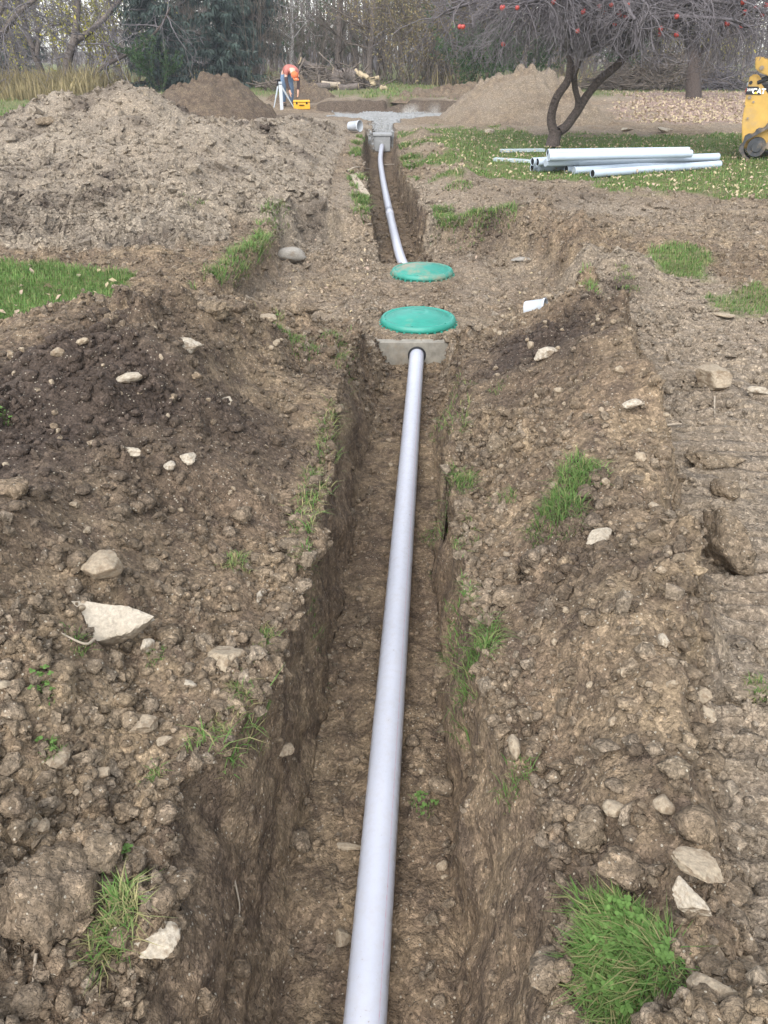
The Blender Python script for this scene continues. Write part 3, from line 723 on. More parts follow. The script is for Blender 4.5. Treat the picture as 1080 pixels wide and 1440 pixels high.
# ================================================================== STONES AND CLODS
def ico(sub):
    bm = bmesh.new(); bmesh.ops.create_icosphere(bm, subdivisions=sub, radius=1.0)
    bm.verts.ensure_lookup_table()
    v = np.array([tuple(x.co) for x in bm.verts]); f = np.array([[x.index for x in fc.verts] for fc in bm.faces]); bm.free(); return v, f
ICO = {s: ico(s) for s in (1, 2, 3, 4)}
def rock_shape(seed, sub, nplanes, lo, hi, namp, nf=2.5):
    r = np.random.default_rng(seed); v, f = ICO[sub]
    d = v / np.linalg.norm(v, axis=1, keepdims=True)
    pn = r.normal(size=(nplanes, 3)); pn /= np.linalg.norm(pn, axis=1, keepdims=True); ph = r.uniform(lo, hi, nplanes)
    dt = d @ pn.T
    rad = np.min(np.where(dt > .05, ph / np.maximum(dt, .05), 9), axis=1); rad = np.minimum(rad, 1.25)
    n = vn3(d[:, 0] * nf + seed, d[:, 1] * nf, d[:, 2] * nf, seed) + .5 * vn3(d[:, 0] * nf * 2.3, d[:, 1] * nf * 2.3 + seed, d[:, 2] * nf * 2.3, seed + 1) + .3 * vn3(d[:, 0] * nf * 5, d[:, 1] * nf * 5 + seed, d[:, 2] * nf * 5, seed + 2)
    return d * (rad * (1 + namp * n))[:, None], f
def rock_me(name, seed, sub, kind):
    if kind == 'angular': v, f = rock_shape(seed, sub, 11, .55, .95, .06)
    elif kind == 'round': v, f = rock_shape(seed, sub, 26, .82, 1.0, .05)
    elif kind == 'slab': v, f = rock_shape(seed, sub, 9, .5, .95, .06)
    else: v, f = rock_shape(seed, sub, 16, .7, 1.0, .17, 3.2)
    z = np.zeros(len(v))
    return np_mesh(name, v, f, np.full(len(f), 3), kind in ('round', 'clod') and sub > 2, {'pale': z + (.1 if kind == 'clod' else 0), 'dark': z})
def key_rock(px, py, w, h, kind, mat, label, rz=0, tilt=0, name='stone', sink=.25, cat='stone', seed=[500]):
    p, t = hit(px, py + h * .15); seed[0] += 1
    p.z = max(p.z, surf(p.x, p.y)[0].z)
    s = t / FPX / 2
    o = put(name, rock_me(name, seed[0], 4 if w * h > 1500 else 3, kind), mat)
    sz = h * s * (.75 if kind != 'slab' else .5); sy = h * s * 1.1
    o.scale = (w * s * 1.12, sy * 1.05, sz)
    o.location = p + Vector((0, 0, sz * (1 - 2 * sink) * .8 + .008)); o.rotation_euler = (R(tilt), R(random.uniform(-8, 8)), R(rz))
    return tag(o, label, cat)
K = key_rock
K(267, 495, 40, 28, 'angular', M_ROCK, 'pale angular stone near the top of the left spoil bank', -10)
K(183, 535, 36, 17, 'round', M_ROCK, 'long pale rounded stone below the pale angular one on the dark soil', 28)
K(320, 571, 20, 20, 'angular', M_ROCK, 'small grey stone on the right slope of the left spoil bank', 5)
def slab_rock(outl, thick, mat, label, seed, tilt=.35):
    p, t = hit(sum(q[0] for q in outl) / len(outl), sum(q[1] for q in outl) / len(outl)); v, f = ICO[4]; p.z = max(p.z, surf(p.x, p.y)[0].z) + .015
    # plan outline in metres on a plane that leans with the bank
    a = np.array([((q[0] - 540) / FPX * t - p.x, -(q[1] - sum(k[1] for k in outl) / len(outl)) / FPX * t / .86) for q in outl])
    d = v / np.linalg.norm(v, axis=1, keepdims=True); n = len(a); rad = np.full(len(d), 9.0)
    ang2 = d[:, :2] / (np.linalg.norm(d[:, :2], axis=1, keepdims=True) + 1e-6)
    for i in range(n):
        e = a[(i + 1) % n] - a[i]; nr = np.array([e[1], -e[0]]); nr /= np.linalg.norm(nr)
        if nr @ a[i] < 0: nr = -nr
        dt = d[:, :2] @ nr; rad = np.minimum(rad, np.where(dt > .02, (nr @ a[i]) / np.maximum(dt, .02), 9))
    rad = np.minimum(rad, np.where(np.abs(d[:, 2]) > .02, thick / np.maximum(np.abs(d[:, 2] + .18 * d[:, 0] * np.sign(d[:, 2])), .02), 9)); rad = np.minimum(rad, .4)
    nn = vn3(d[:, 0] * 4 + seed, d[:, 1] * 4, d[:, 2] * 4, seed) + .5 * vn3(d[:, 0] * 11 + seed, d[:, 1] * 11, d[:, 2] * 11, seed + 1)
    co = d * (rad * (1 + .055 * nn))[:, None]
    o = put('stone', np_mesh('stone', co, f, np.full(len(f), 3), False), mat)
    o.location = p + Vector((0, 0, thick * .6)); o.rotation_euler = (tilt, 0, 0); return tag(o, label, 'stone')
slab_rock([(100, 869), (150, 871), (190, 874), (228, 886), (215, 898), (190, 906), (150, 934), (128, 920)], .035, M_ROCK, 'largest pale angular rock slab on the left spoil bank', 61, .55)
K(150, 817, 52, 42, 'round', M_ROCKD, 'rounded tan stone above the large pale slab', 0)
K(318, 940, 46, 42, 'angular', M_ROCKD, 'brown angular stone between the pale slab and the trench', 15)
K(240, 659, 15, 17, 'round', M_ROCK, 'small white rounded stone, middle of three in a row on the left bank', 0)
K(268, 657, 22, 22, 'angular', M_ROCK, 'pointed pale stone right of the small white one in the row', 0)
K(191, 656, 26, 15, 'angular', M_ROCK, 'flat pale stone, left end of the row of three', -20)
K(51, 709, 20, 11, 'angular', M_ROCK, 'small white chip of stone at the left edge of the brown bank', 0)
K(20, 705, 52, 48, 'clod', M_CLOD, 'grey brown clod at the left edge of the photo, above the slab', 0, cat='soil clod', name='soil_clod')
K(234, 905, 32, 7, 'slab', M_ROCK, 'thin pale splinter of stone right of the large slab', 12)
K(208, 915, 14, 24, 'angular', M_ROCK, 'narrow grey chip under the right tip of the large slab', -15)
K(228, 1343, 46, 40, 'angular', M_ROCK, 'pale sharp stone in the trench side below the dry grass tuft', 35, 20)
K(70, 1265, 100, 140, 'clod', M_CLOD, 'very large brown soil clod at the lower left beside the dry grass tuft', 20, cat='soil clod', name='soil_clod', sink=.3)
K(150, 1215, 60, 55, 'clod', M_CLOD, 'medium brown clod touching the upper right of the very large one', 0, cat='soil clod', name='soil_clod')
K(32, 1165, 36, 36, 'clod', M_CLOD, 'knobbly tan clod at the left edge above the very large clod', 0, cat='soil clod', name='soil_clod')
K(985, 1225, 62, 42, 'angular', M_ROCKD, 'tan angular stone above the big green turf clump', -25)
K(965, 1265, 38, 50, 'angular', M_ROCK, 'pale wedge of stone against the top right of the big turf clump', 20)
K(998, 1422, 62, 58, 'angular', M_ROCKD, 'tan block of stone at the lower right corner of the big turf clump', 10)
K(873, 1222, 66, 46, 'clod', M_CLOD, 'rounded brown clod just above the big turf clump', 0, cat='soil clod', name='soil_clod')
K(860, 1146, 30, 26, 'round', M_ROCKD, 'round tan stone, left of a pair on the right bank', 0)
K(930, 1134, 25, 26, 'round', M_ROCKD, 'round yellowish stone, right of a pair on the right bank', 0)
K(845, 758, 42, 24, 'angular', M_ROCK, 'pale block of stone below the upper turf clump on the right bank', 22)
K(893, 571, 30, 17, 'angular', M_ROCK, 'flat pale stone on the crest of the right bank', 15)
K(997, 536, 46, 46, 'angular', M_ROCKD, 'large tan boulder beside the track prints', 0, sink=.15)
K(1020, 768, 46, 105, 'clod', M_CLOD, 'tall tan slab of clay on the outer slope of the right bank', 8, cat='soil clod', name='soil_clod')
K(765, 506, 30, 28, 'angular', M_ROCK, 'squarish pale stone on dark soil right of the concrete wall', 10, sink=.1)
K(734, 369, 34, 19, 'slab', M_ROCKG, 'grey flat stone on the right rim of the pit near the far lid', -8)
K(410, 362, 38, 28, 'round', M_ROCKG, 'smooth grey boulder in the pit left of the far lid', 0, sink=.12)
K(738, 592, 42, 32, 'clod', M_CLOD, 'brown clod on the right bank beside the trench', 0, cat='soil clod', name='soil_clod')
K(426, 446, 42, 34, 'clod', M_CLOD, 'upright brown clod beside the grass left of the near lid', 0, cat='soil clod', name='soil_clod', sink=.1)
K(381, 467, 22, 17, 'angular', M_ROCKD, 'small tan block beside the grass on the pit edge', 20)
K(300, 452, 46, 38, 'clod', M_CLOD, 'block of cut earth on the near edge of the pit', 0, cat='soil clod', name='soil_clod', sink=.15)
K(931, 914, 11, 22, 'angular', M_ROCK, 'small upright white stone in the middle of the right bank', 8)
K(1066, 557, 28, 18, 'angular', M_ROCK, 'white stone in the track prints at the right edge', 0)
K(720, 1072, 16, 34, 'round', M_ROCKD, 'long stone stuck in the right trench side', 5)
K(405, 1056, 20, 26, 'angular', M_ROCKD, 'tan stone stuck in the left trench side', 10)
K(481, 1320, 24, 24, 'angular', M_ROCKD, 'small tan stone on the trench floor left of the pipe', 0)
K(493, 1196, 34, 14, 'slab', M_ROCKD, 'flat tan stone against the pipe on the trench floor', 0)
K(1021, 446, 28, 12, 'slab', M_ROCKD, 'small grey slab lying beyond the right bank', -20)
K(341, 728, 30, 26, 'clod', M_CLOD, 'tan clod on the left bank above the pale grass', 0, cat='soil clod', name='soil_clod')
K(945, 1088, 42, 32, 'clod', M_CLOD, 'dark clod on the lower right bank', 0, cat='soil clod', name='soil_clod')
K(365, 842, 9, 20, 'angular', M_ROCK, 'small upright pale stone on the left bank near the trench edge', 0)
K(930, 640, 20, 26, 'clod', M_CLOD, 'small earthy clod on the crest of the right bank', 0, cat='soil clod', name='soil_clod')
K(1000, 655, 60, 34, 'clod', M_CLOD, 'flat earthy clod on the track prints', 0, cat='soil clod', name='soil_clod')
K(880, 1000, 34, 20, 'clod', M_CLOD, 'crumbly clod in the middle of the lower right bank', 0, cat='soil clod', name='soil_clod')
K(1013, 700, 30, 34, 'clod', M_CLOD, 'clod at the foot of the right bank above the tall clay slab', 0, cat='soil clod', name='soil_clod')
K(70, 172, 34, 18, 'clod', M_CLOD, 'grassy brown clod high on the pale heap', 0, cat='soil clod', name='soil_clod')
K(230, 1047, 0 + 22, 12, 'angular', M_ROCKD, 'small rod shaped stone below the brown angular stone', 30)
K(270, 980, 16, 14, 'angular', M_ROCK, 'small white chip beside the trench grass strip', 0)
K(205, 1022, 34, 30, 'angular', M_ROCKD, 'yellowish flat faced stone below the large slab', 12)
K(145, 1092, 28, 20, 'angular', M_ROCKD, 'tan lumpy stone at the left above the big clod', 0)
for (px, py, w, h, lab) in ((936, 186, 20, 10, 'pale rock at the foot of the heap behind the apple tree'), (880, 183, 16, 9, 'small pale rock beside the apple tree heap'), (688, 186, 16, 8, 'flat rock at the left foot of the apple tree heap')):
    K(px, py, w, h, 'angular', M_ROCK, lab)
# loose clods and stones: the larger ones as objects of their own
okm = (Yg < 7.5) & (np.abs(Xg) < .62 * Dg) & (grass < .3) & (Yg > .45) & ~(MK['pit'] * (np.abs(Xg - .32) < .5) > .5)
okm &= ~((np.abs(Xg - (-.05 + (Yg - 1.03) * .064)) < .10) & (Yg < 6))
def pick(n, mask, wgt=None):
    ii = np.nonzero(mask.ravel())[0]
    if wgt is not None:
        w = wgt.ravel()[ii]; return rng.choice(ii, n, p=w / w.sum())
    return rng.choice(ii, n)
WT = np.where(MK['trench1'], np.where(MK['floor1'], .07, .025), 1.0) * (.35 + np.clip(patch, 0, 1.4)) * (1 - .6 * MK['pit']) * np.where(MK['track'] > .3, .18, 1)
clod_me = [rock_me('soil_clod', 700 + i, 2 if i % 2 else 3, 'clod') for i in range(10)]
stone_me = [rock_me('small_stone', 730 + i, 2, 'angular' if i % 3 else 'round') for i in range(9)]
def scatter(n, mask, meshes, mats, name, label, cat, group, smin, smax, sink=.3, pw=2.2):
    for i in pick(n, mask & okm, WT):
        me = meshes[rng.integers(len(meshes))]
        o = bpy.data.objects.new(name, me); COL.objects.link(o)
        d = Dg.ravel()[i]
        s = smin * (1 - rng.random() * (1 - (smin / smax) ** pw)) ** (-1 / pw); s = max(s, .0035 * d)
        nrm = Nf[i]
        e = rng.uniform(.7, 1.3, 3)
        o.scale = (s * e[0], s * e[1], s * .75 * e[2]); o.location = Pf[i] + np.array([0, 0, s * .75 * (1 - 2 * sink)]) + nrm * s * .1
        o.rotation_euler = tuple(rng.uniform(-.5, .5, 2)) + (rng.uniform(0, 6.28),)
        if not me.materials: me.materials.append(mats)
        tag(o, label, cat, group)
scatter(150, MK['bankl'], clod_me, M_CLOD, 'soil_clod', 'loose brown soil clod on the left spoil bank', 'soil clod', 'clods on the left spoil bank', .014, .06)
scatter(130, MK['bankr'], clod_me, M_CLOD, 'soil_clod', 'loose brown soil clod on the right spoil bank', 'soil clod', 'clods on the right spoil bank', .014, .055)
scatter(150, MK['bankl'], stone_me, M_ROCKD, 'small_stone', 'small loose stone on the left spoil bank', 'stone', 'stones on the left spoil bank', .009, .032)
scatter(120, MK['bankr'], stone_me, M_ROCKD, 'small_stone', 'small loose stone on the right spoil bank', 'stone', 'stones on the right spoil bank', .009, .030)
scatter(25, MK['floor1'], stone_me, M_ROCKD, 'small_stone', 'small loose stone on the trench floor', 'stone', 'stones on the trench floor', .006, .018)
scatter(60, MK['pit'] > .6, stone_me, M_ROCKD, 'small_stone', 'small loose stone on the floor of the tank pit', 'stone', 'stones in the tank pit', .012, .05)
# crumbs of earth, far too many to count
def crumbs(name, n, mask, wgt, verts, faces, smin, smax, kmin, label, mat, palejit=.5, nv=10):
    ii = pick(n, mask, wgt); n = len(ii)
    pr = np.stack([verts * (1 + .28 * rng.normal(size=(len(verts), 1))) + .10 * rng.normal(size=verts.shape) for _ in range(nv)])
    v = pr[rng.integers(nv, size=n)]
    q = rng.normal(size=(n, 4)); q /= np.linalg.norm(q, axis=1, keepdims=True); a, b, c, d = q.T
    Rm = np.stack([np.stack([a*a+b*b-c*c-d*d, 2*(b*c-a*d), 2*(b*d+a*c)], -1), np.stack([2*(b*c+a*d), a*a-b*b+c*c-d*d, 2*(c*d-a*b)], -1), np.stack([2*(b*d-a*c), 2*(c*d+a*b), a*a-b*b-c*c+d*d], -1)], 1)
    s = smin * (1 - rng.random(n) * (1 - (smin / smax) ** 2.0)) ** (-1 / 2.0); s = np.maximum(s, kmin * Dg.ravel()[ii])
    v = np.einsum('nij,nkj->nki', Rm, v * rng.uniform(.65, 1.3, (n, 1, 3)))
    jit = du.reshape(-1, 3)[ii] * rng.uniform(-.5, .5, (n, 1)) + dv.reshape(-1, 3)[ii] * rng.uniform(-.5, .5, (n, 1))
    co = v * s[:, None, None] + (Pf[ii] + jit + Nf[ii] * (s * .25)[:, None])[:, None, :]
    k = len(verts)
    f = (faces[None] + (np.arange(n) * k)[:, None, None]).reshape(-1, 3)
    pj = np.clip(pale.ravel()[ii] + palejit * rng.random(n) ** 2.5, 0, 1); dj = np.clip(dark.ravel()[ii] + .25 * rng.random(n) ** 2, 0, 1)
    o = put(name, np_mesh(name, co.reshape(-1, 3), f, np.full(len(f), 3), False, {'pale': np.repeat(pj, k), 'dark': np.repeat(dj, k)}), mat)
    return tag(o, label, None, None, 'stuff')
OV = np.array([(1, 0, 0), (-1, 0, 0), (0, 1, 0), (0, -1, 0), (0, 0, 1), (0, 0, -1)], float)
OF = np.array([(0, 2, 4), (2, 1, 4), (1, 3, 4), (3, 0, 4), (2, 0, 5), (1, 2, 5), (3, 1, 5), (0, 3, 5)])
IV, IF = ICO[1][0], ICO[1][1]
bm = bmesh.new(); bmesh.ops.create_icosphere(bm, subdivisions=1, radius=1); bm.free()
def ico0():
    ph = (1 + 5 ** .5) / 2; v = []
    for s1 in (-1, 1):
        for s2 in (-1, 1): v += [(0, s1, s2 * ph), (s1, s2 * ph, 0), (s2 * ph, 0, s1)]
    v = np.array(v, float); v /= np.linalg.norm(v[0])
    f = []
    for i in range(12):
        for j in range(i + 1, 12):
            for k in range(j + 1, 12):
                if max(np.linalg.norm(v[i] - v[j]), np.linalg.norm(v[j] - v[k]), np.linalg.norm(v[i] - v[k])) < 1.1:
                    f.append((i, j, k) if np.dot(np.cross(v[j] - v[i], v[k] - v[i]), v[i]) > 0 else (i, k, j))
    return v, np.array(f)
I0V, I0F = ico0()
nm_ = (Yg > .35) & (Yg < 9.5) & (grass < .35) & (np.abs(Xg) < .60 * Dg) & ~((np.hypot(Xg - .29, Yg - 6.41) < .40) | (np.hypot(Xg - .395, Yg - 8.06) < .40))
crumbs('soil_crumbs', 34000, nm_, WT, OV, OF, .0028, .010, .0010, 'fine crumbs of brown earth over the dug ground', M_CLOD)
crumbs('earth_lumps', 16000, nm_, WT, I0V, I0F, .007, .028, .0016, 'scattered lumps of brown earth over the dug ground', M_CLOD)
def lumps(name, n, mask, smin, smax, label, seed):
    ii = pick(n, mask, WT); n = len(ii); pr = []
    for i in range(14): pr.append(rock_shape(seed + i, 2, 14, .68, 1.0, .14, 3.0)[0])
    f = ICO[2][1]; v = np.array(pr)[rng.integers(14, size=n)] * rng.uniform(.7, 1.25, (n, 1, 3))
    a = rng.uniform(0, 6.283, n); ca, sa = np.cos(a)[:, None], np.sin(a)[:, None]
    v = np.stack([v[..., 0] * ca - v[..., 1] * sa, v[..., 0] * sa + v[..., 1] * ca, v[..., 2] * .8], -1)
    s = smin * (1 - rng.random(n) * (1 - (smin / smax) ** 2.0)) ** -.5; s = np.maximum(s, .0024 * Dg.ravel()[ii])
    co = v * s[:, None, None] + (Pf[ii] + Nf[ii] * (s * .3)[:, None])[:, None, :]; k = v.shape[1]
    ff = (f[None] + (np.arange(n) * k)[:, None, None]).reshape(-1, 3)
    pj = np.clip(pale.ravel()[ii] + .35 * rng.random(n) ** 2, 0, 1); dj = np.clip(dark.ravel()[ii] + .2 * rng.random(n) ** 2, 0, 1)
    tag(put(name, np_mesh(name, co.reshape(-1, 3), ff, np.full(len(ff), 3), True, {'pale': np.repeat(pj, k), 'dark': np.repeat(dj, k)}), M_CLOD), label, None, None, 'stuff')
lumps('earth_clods', 3800, nm_ & (Yg < 6.5), .012, .042, 'rounded earth clods strewn over the spoil banks', 1200)
hm = MK['heap'] & (Yg > 6.8) & (Yg < 20) & (np.abs(Xg) < .6 * Dg)
crumbs('heap_rubble', 13000, hm, None, OV, OF, .015, .08, .0010, 'clods and rubble covering the pale heap', M_CLOD, .9)
gm_ = (gravel > .4) & (Yg < 29)
crumbs('gravel_stones', 5000, gm_, None, OV, OF, .018, .03, .0009, 'crushed grey stone of the gravel bed', M_CONCG)
mm_ = nm_ & (Yg > 4.6) & (Yg < 10)
crumbs('mid_rubble', 11000, mm_, None, OV, OF, .009, .045, .0011, 'stones and clods strewn round the tank pit', M_CLOD, .8)
fm = (Yg > 8.5) & (Yg < 16) & (grass < .35) & ~MK['heap'] & (np.abs(Xg) < .6 * Dg)
crumbs('far_rubble', 6000, fm, None, OV, OF, .012, .06, .0011, 'small clods on the churned ground beyond the pit', M_CLOD, .6)
# separate heaps further off
def cone_heap(name, label, cx, cy, r, h, seed, dk, pl, mat=M_SOIL, ex=1.0, cat='dirt heap'):
    n = 60; a = np.linspace(0, 2 * np.pi, 4 * n // 2 + 1)[:-1]; rr = np.linspace(0, 1, 46)
    A, Q = np.meshgrid(a, rr); x = Q * np.cos(A) * r * ex; y = Q * np.sin(A) * r
    hh = h * (1 - sst(0, 1, Q * .85) ** .8 * 1.0) * (1 + .16 * fbm2(x * 1.2 + seed, y * 1.2, seed, 3)) - .12 * (Q > .98)
    hh = h * np.clip(1 - Q, 0, 1) ** .85 * (1 + .22 * fbm2(x * .9 + seed, y * .9, seed, 2)) - .1
    hh += .05 * h * np.minimum(1, (1 - Q) * 6) * fbm2(x * 4, y * 4, seed + 5, 3) + .9 * clod(x + seed, y, .24, seed, .5) * np.minimum(1, (1 - Q) * 6)
    m, k = A.shape; vid = np.arange(m * k).reshape(m, k)
    q = np.stack([vid[:-1], np.roll(vid[:-1], -1, 1), np.roll(vid[1:], -1, 1), vid[1:]], -1).reshape(-1, 4)[:, ::-1]
    co = np.stack([x, y, hh], -1).reshape(-1, 3); z = np.zeros(len(co))
    zb = float(terrain(np.array([cx]), np.array([cy]))[0][0])
    o = put(name, np_mesh(name, co, q, np.full(len(q), 4), True, {'pale': z + pl + .2 * vn2(co[:, 0] * 2, co[:, 1] * 2, 4), 'dark': z + dk, 'grass': z, 'gravel': z, 'litter': z}), mat)
    o.location = (cx, cy, zb); return tag(o, label, cat)
cone_heap('dirt_heap', 'dark brown cone of topsoil behind the pale heap', -4.85, 23.5, 2.2, 1.5, 5, .6, 0, ex=.95)
cone_heap('dirt_heap', 'small dark heap of soil behind the bending worker', -2.75, 29.5, 1.35, .75, 9, .55, .1)
cone_heap('dirt_heap', 'broad brown heap of soil and stones behind the apple tree', 3.72, 24.2, 2.4, 1.55, 14, .12, .45, ex=.95)
cone_heap('dirt_heap', 'low spread of soil right of the heap behind the apple tree', 4.9, 23.4, 1.5, .85, 17, .05, .38)
cone_heap('dirt_heap', 'low ridge of dark soil at the back of the gravel bed', 3.0, 30.5, 2.2, .5, 23, .4, .1, ex=1.5)
cone_heap('dirt_heap', 'low dark heap at the left edge of the photo beside the pale heap', -9.4, 19.6, 1.6, .55, 27, .6, .05)
#--PART3--
# ================================================================== GRASS
def blades_mesh(name, base, nrm, L, Wd, lean, tint, rs):
    n = len(base); r = np.random.default_rng(rs)
    az = r.uniform(0, 2 * np.pi, n); dirv = np.stack([np.cos(az), np.sin(az), np.zeros(n)], -1)
    side = np.stack([-np.sin(az), np.cos(az), np.zeros(n)], -1)
    le = (lean * r.uniform(.3, 1.6, n))[:, None]
    up = nrm * .35 + np.array([0, 0, .65]); up /= np.linalg.norm(up, axis=1, keepdims=True)
    Lc = L[:, None]; w = (Wd / 2)[:, None]
    p1 = base + up * Lc * .5 + dirv * Lc * le * .28
    p2 = base + up * Lc * (.95 - .30 * np.minimum(le, 1.6)) + dirv * Lc * le * .85
    co = np.stack([base - side * w - up * .01, base + side * w - up * .01, p1 + side * w * .85, p1 - side * w * .85, p2], 1).reshape(-1, 3)
    o = np.arange(n)[:, None] * 5
    f = np.concatenate([o + 0, o + 1, o + 2, o + 3, o + 3, o + 2, o + 4], 1).ravel()
    return np_mesh(name, co, f, np.tile([4, 3], n), True, {'tint': np.repeat(tint, 5)})
def lawn(name, n, mask, L0, L1, kw, label, straw, rs, lean=.8):
    ii = pick(n, mask); r = np.random.default_rng(rs)
    jit = du.reshape(-1, 3)[ii] * r.uniform(-.6, .6, (n, 1)) + dv.reshape(-1, 3)[ii] * r.uniform(-.6, .6, (n, 1))
    d = Dg.ravel()[ii]
    L = r.uniform(L0, L1, n); w = np.maximum(.0035 * r.uniform(.7, 1.3, n), kw * d)
    tint = np.where(r.random(n) < straw, r.uniform(.4, 1, n), r.uniform(0, .28, n))
    o = put(name, blades_mesh(name, Pf[ii] + jit, Nf[ii], L, w, np.full(n, lean), tint, rs), M_GRASS)
    return tag(o, label, None, None, 'stuff')
vis = np.abs(Xg) < .6 * Dg
lawn('grass', 16000, (grass > .5) & (Yg < 7.6) & (Xg < -1.5) & vis, .035, .075, .0007, 'mown green grass of the left lawn', .10, 1)
lawn('grass', 2500, (grass > .35) & (Yg < 9) & (Xg > 1.5) & vis, .03, .06, .0007, 'thin grass patches right of the trench', .2, 2)
lawn('grass', 26000, (grass > .35) & (Yg > 9) & (Yg < 27) & vis & (rng.random(Xg.shape) < .4 + .6 * (wob > -.2)), .03, .08, .0008, 'green lawn under the apple tree', .28, 3)
lawn('grass', 8000, (grass > .3) & (Yg >= 27) & (Yg < 45) & vis, .06, .14, .0008, 'thin pale grass of the far lawn', .5, 4)
# cut sod fringe along the pit and trench rims
fr_ = np.zeros_like(grass, bool)
dp = polyd(Xg, Yg, PIT)
fr_ |= (dp < .02) & (dp > -.16) & (Xg < -.6) & (Yg > 5.5) & (Yg < 9.4) & (wob > -.35)
fr_ |= (dp < .0) & (dp > -.22) & (Yg > 9.0) & (Xg > .6) & (Xg < 1.5)
fr_ |= (Xg < smooth_interp(Yg, *T2L) + .02) & (Xg > smooth_interp(Yg, *T2L) - .2) & (Yg > 9.6) & (Yg < 19) & (wob > .42)
fr_ |= (Xg > smooth_interp(Yg, *T2R)) & (Xg < smooth_interp(Yg, *T2R) + .45) & (Yg > 12) & (Yg < 17) & (wob > .45)
lawn('grass_fringe', 5200, fr_ & vis & (Zg > -.12), .05, .12, .0008, 'ragged turf fringe along the cut rims of the pit', .3, 5, 1.2)
tl_ = smooth_interp(Yg, *TLX); tr_ = smooth_interp(Yg, *TRX)
fr2 = (Xg < tl_ + .03) & (Xg > tl_ - .07) & (Yg > 1.45) & (Yg < 4.6) & (wob > .12) | (Xg > tr_ - .03) & (Xg < tr_ + .05) & (Yg > 1.7) & (Yg < 4.2) & (wob > .15)
lawn('grass_fringe', 700, fr2 & (Zg > -.12), .03, .075, .0007, 'sparse grass hanging over the rims of the near trench', .45, 6, 1.3)
_rk = [900]
def clump(px, py, w, h, n, L, label, straw=.12, sod=False, lean=1.0, clover=0, name='turf_clump', cat='turf clump', rise=0.0):
    p, t = hit(px, py); _rk[0] += 1; r = np.random.default_rng(_rk[0])
    rx = w / 2 * t / FPX; slope = max(.45, 1.65 / math.hypot(p.y, 1.65)); ry = h / 2 * t / FPX / slope
    root = thing(name, label, cat, p); straw = min(.8, straw + .08)
    base = []; nr = []
    for i in range(n):
        a = r.uniform(0, 6.283); q = math.sqrt(r.random()) * (1 + .22 * math.sin(3 * a + _rk[0]) + .12 * math.sin(7 * a))
        x, y = p.x + rx * q * math.cos(a), p.y + ry * q * math.sin(a)
        b, m = surf(x, y); up = rise * max(0, 1 - q ** 3)
        base.append(b + Vector((0, 0, up)) - p); nr.append((m * .5 + Vector((math.cos(a) * q * .35, math.sin(a) * q * .35, .6))).normalized())
    L_ = (L if n > 4000 else L * .70) * r.uniform(.4, 1.15, n); tint = np.where(r.random(n) < straw, r.uniform(.5, 1, n), r.uniform(0, .3, n))
    put('grass_blades', blades_mesh('grass_blades', np.array(base), np.array(nr), L_, np.maximum(.0028 * r.uniform(.6, 1.4, n), .0007 * t), np.full(n, lean), tint, _rk[0]), M_GRASS, root)['kind'] = 'stuff'
    if sod:
        m_ = 14; k_ = 40; A, Q = np.meshgrid(np.linspace(0, 2 * np.pi, k_ + 1)[:-1], np.linspace(0, 1.05, m_))
        qq = Q * (1 + .22 * np.sin(3 * A + _rk[0]) + .12 * np.sin(7 * A))
        co = []
        for x, y, q in zip((rx * qq * np.cos(A)).ravel(), (ry * qq * np.sin(A)).ravel(), Q.ravel()):
            b, m = surf(p.x + x, p.y + y); co.append((x, y, b.z - p.z + rise * max(0, 1 - q ** 4) - (.04 if q > 1 else 0)))
        co = np.array(co); co[:, 2] += .012 * vn2(co[:, 0] * 40, co[:, 1] * 40, 5)
        vid_ = np.arange(m_ * k_).reshape(m_, k_)
        q = np.stack([vid_[:-1], np.roll(vid_[:-1], -1, 1), np.roll(vid_[1:], -1, 1), vid_[1:]], -1).reshape(-1, 4)[:, ::-1]
        z = np.zeros(len(co)); put('sod', np_mesh('sod', co, q, np.full(len(q), 4), True, {'dark': z + .6, 'pale': z}), M_CLOD, root)
    if clover:
        cc = []; ff = []; cn = []
        for i in range(clover if clover > 100 else clover // 2):
            a = r.uniform(0, 6.283); q = math.sqrt(r.random()) * .9
            b, m = surf(p.x + rx * q * math.cos(a), p.y + ry * q * math.sin(a)); b = b - p + Vector((0, 0, rise * (1 - q ** 3) + r.uniform(.01, .05)))
            for j in range(3):
                an = r.uniform(0, .4) + j * 2.094; s = .0035 + .002 * r.random(); c0 = b + Vector((math.cos(an), math.sin(an), .15)) * s
                st = len(cc); tl_v = r.normal(size=2) * .25
                for k in range(6):
                    e = k * 1.047; v = (math.cos(e) * s, math.sin(e) * s); cc.append((c0.x + v[0], c0.y + v[1], c0.z + v[0] * tl_v[0] + v[1] * tl_v[1]))
                ff += list(range(st, st + 6)); cn.append(6)
        put('clover_leaves', np_mesh('clover_leaves', np.array(cc), ff, cn, True, {'tint': np.full(len(cc), .12)}), M_GRASS, root)['kind'] = 'stuff'
    return root
C = clump
C(872, 1352, 112, 160, 5200, .043, 'big lush green turf clump at the lower right corner', .18, True, 1.5, 260, rise=.035)
C(808, 690, 62, 48, 700, .075, 'green turf clump on the right bank, upper half of a bent pair', .08, True, 1.2, rise=.03)
C(783, 740, 66, 56, 800, .075, 'green turf clump on the right bank, lower half of a bent pair', .08, True, 1.2, rise=.03)
C(645, 675, 52, 36, 420, .07, 'round grass clump hanging on the right trench rim', .1, True, 1.3, rise=.02)
C(672, 925, 50, 50, 520, .075, 'bright grass tuft overhanging the right trench rim', .06, False, 1.4)
C(648, 868, 26, 50, 220, .06, 'narrow strip of grass above the bright overhanging tuft', .12, False, 1.3)
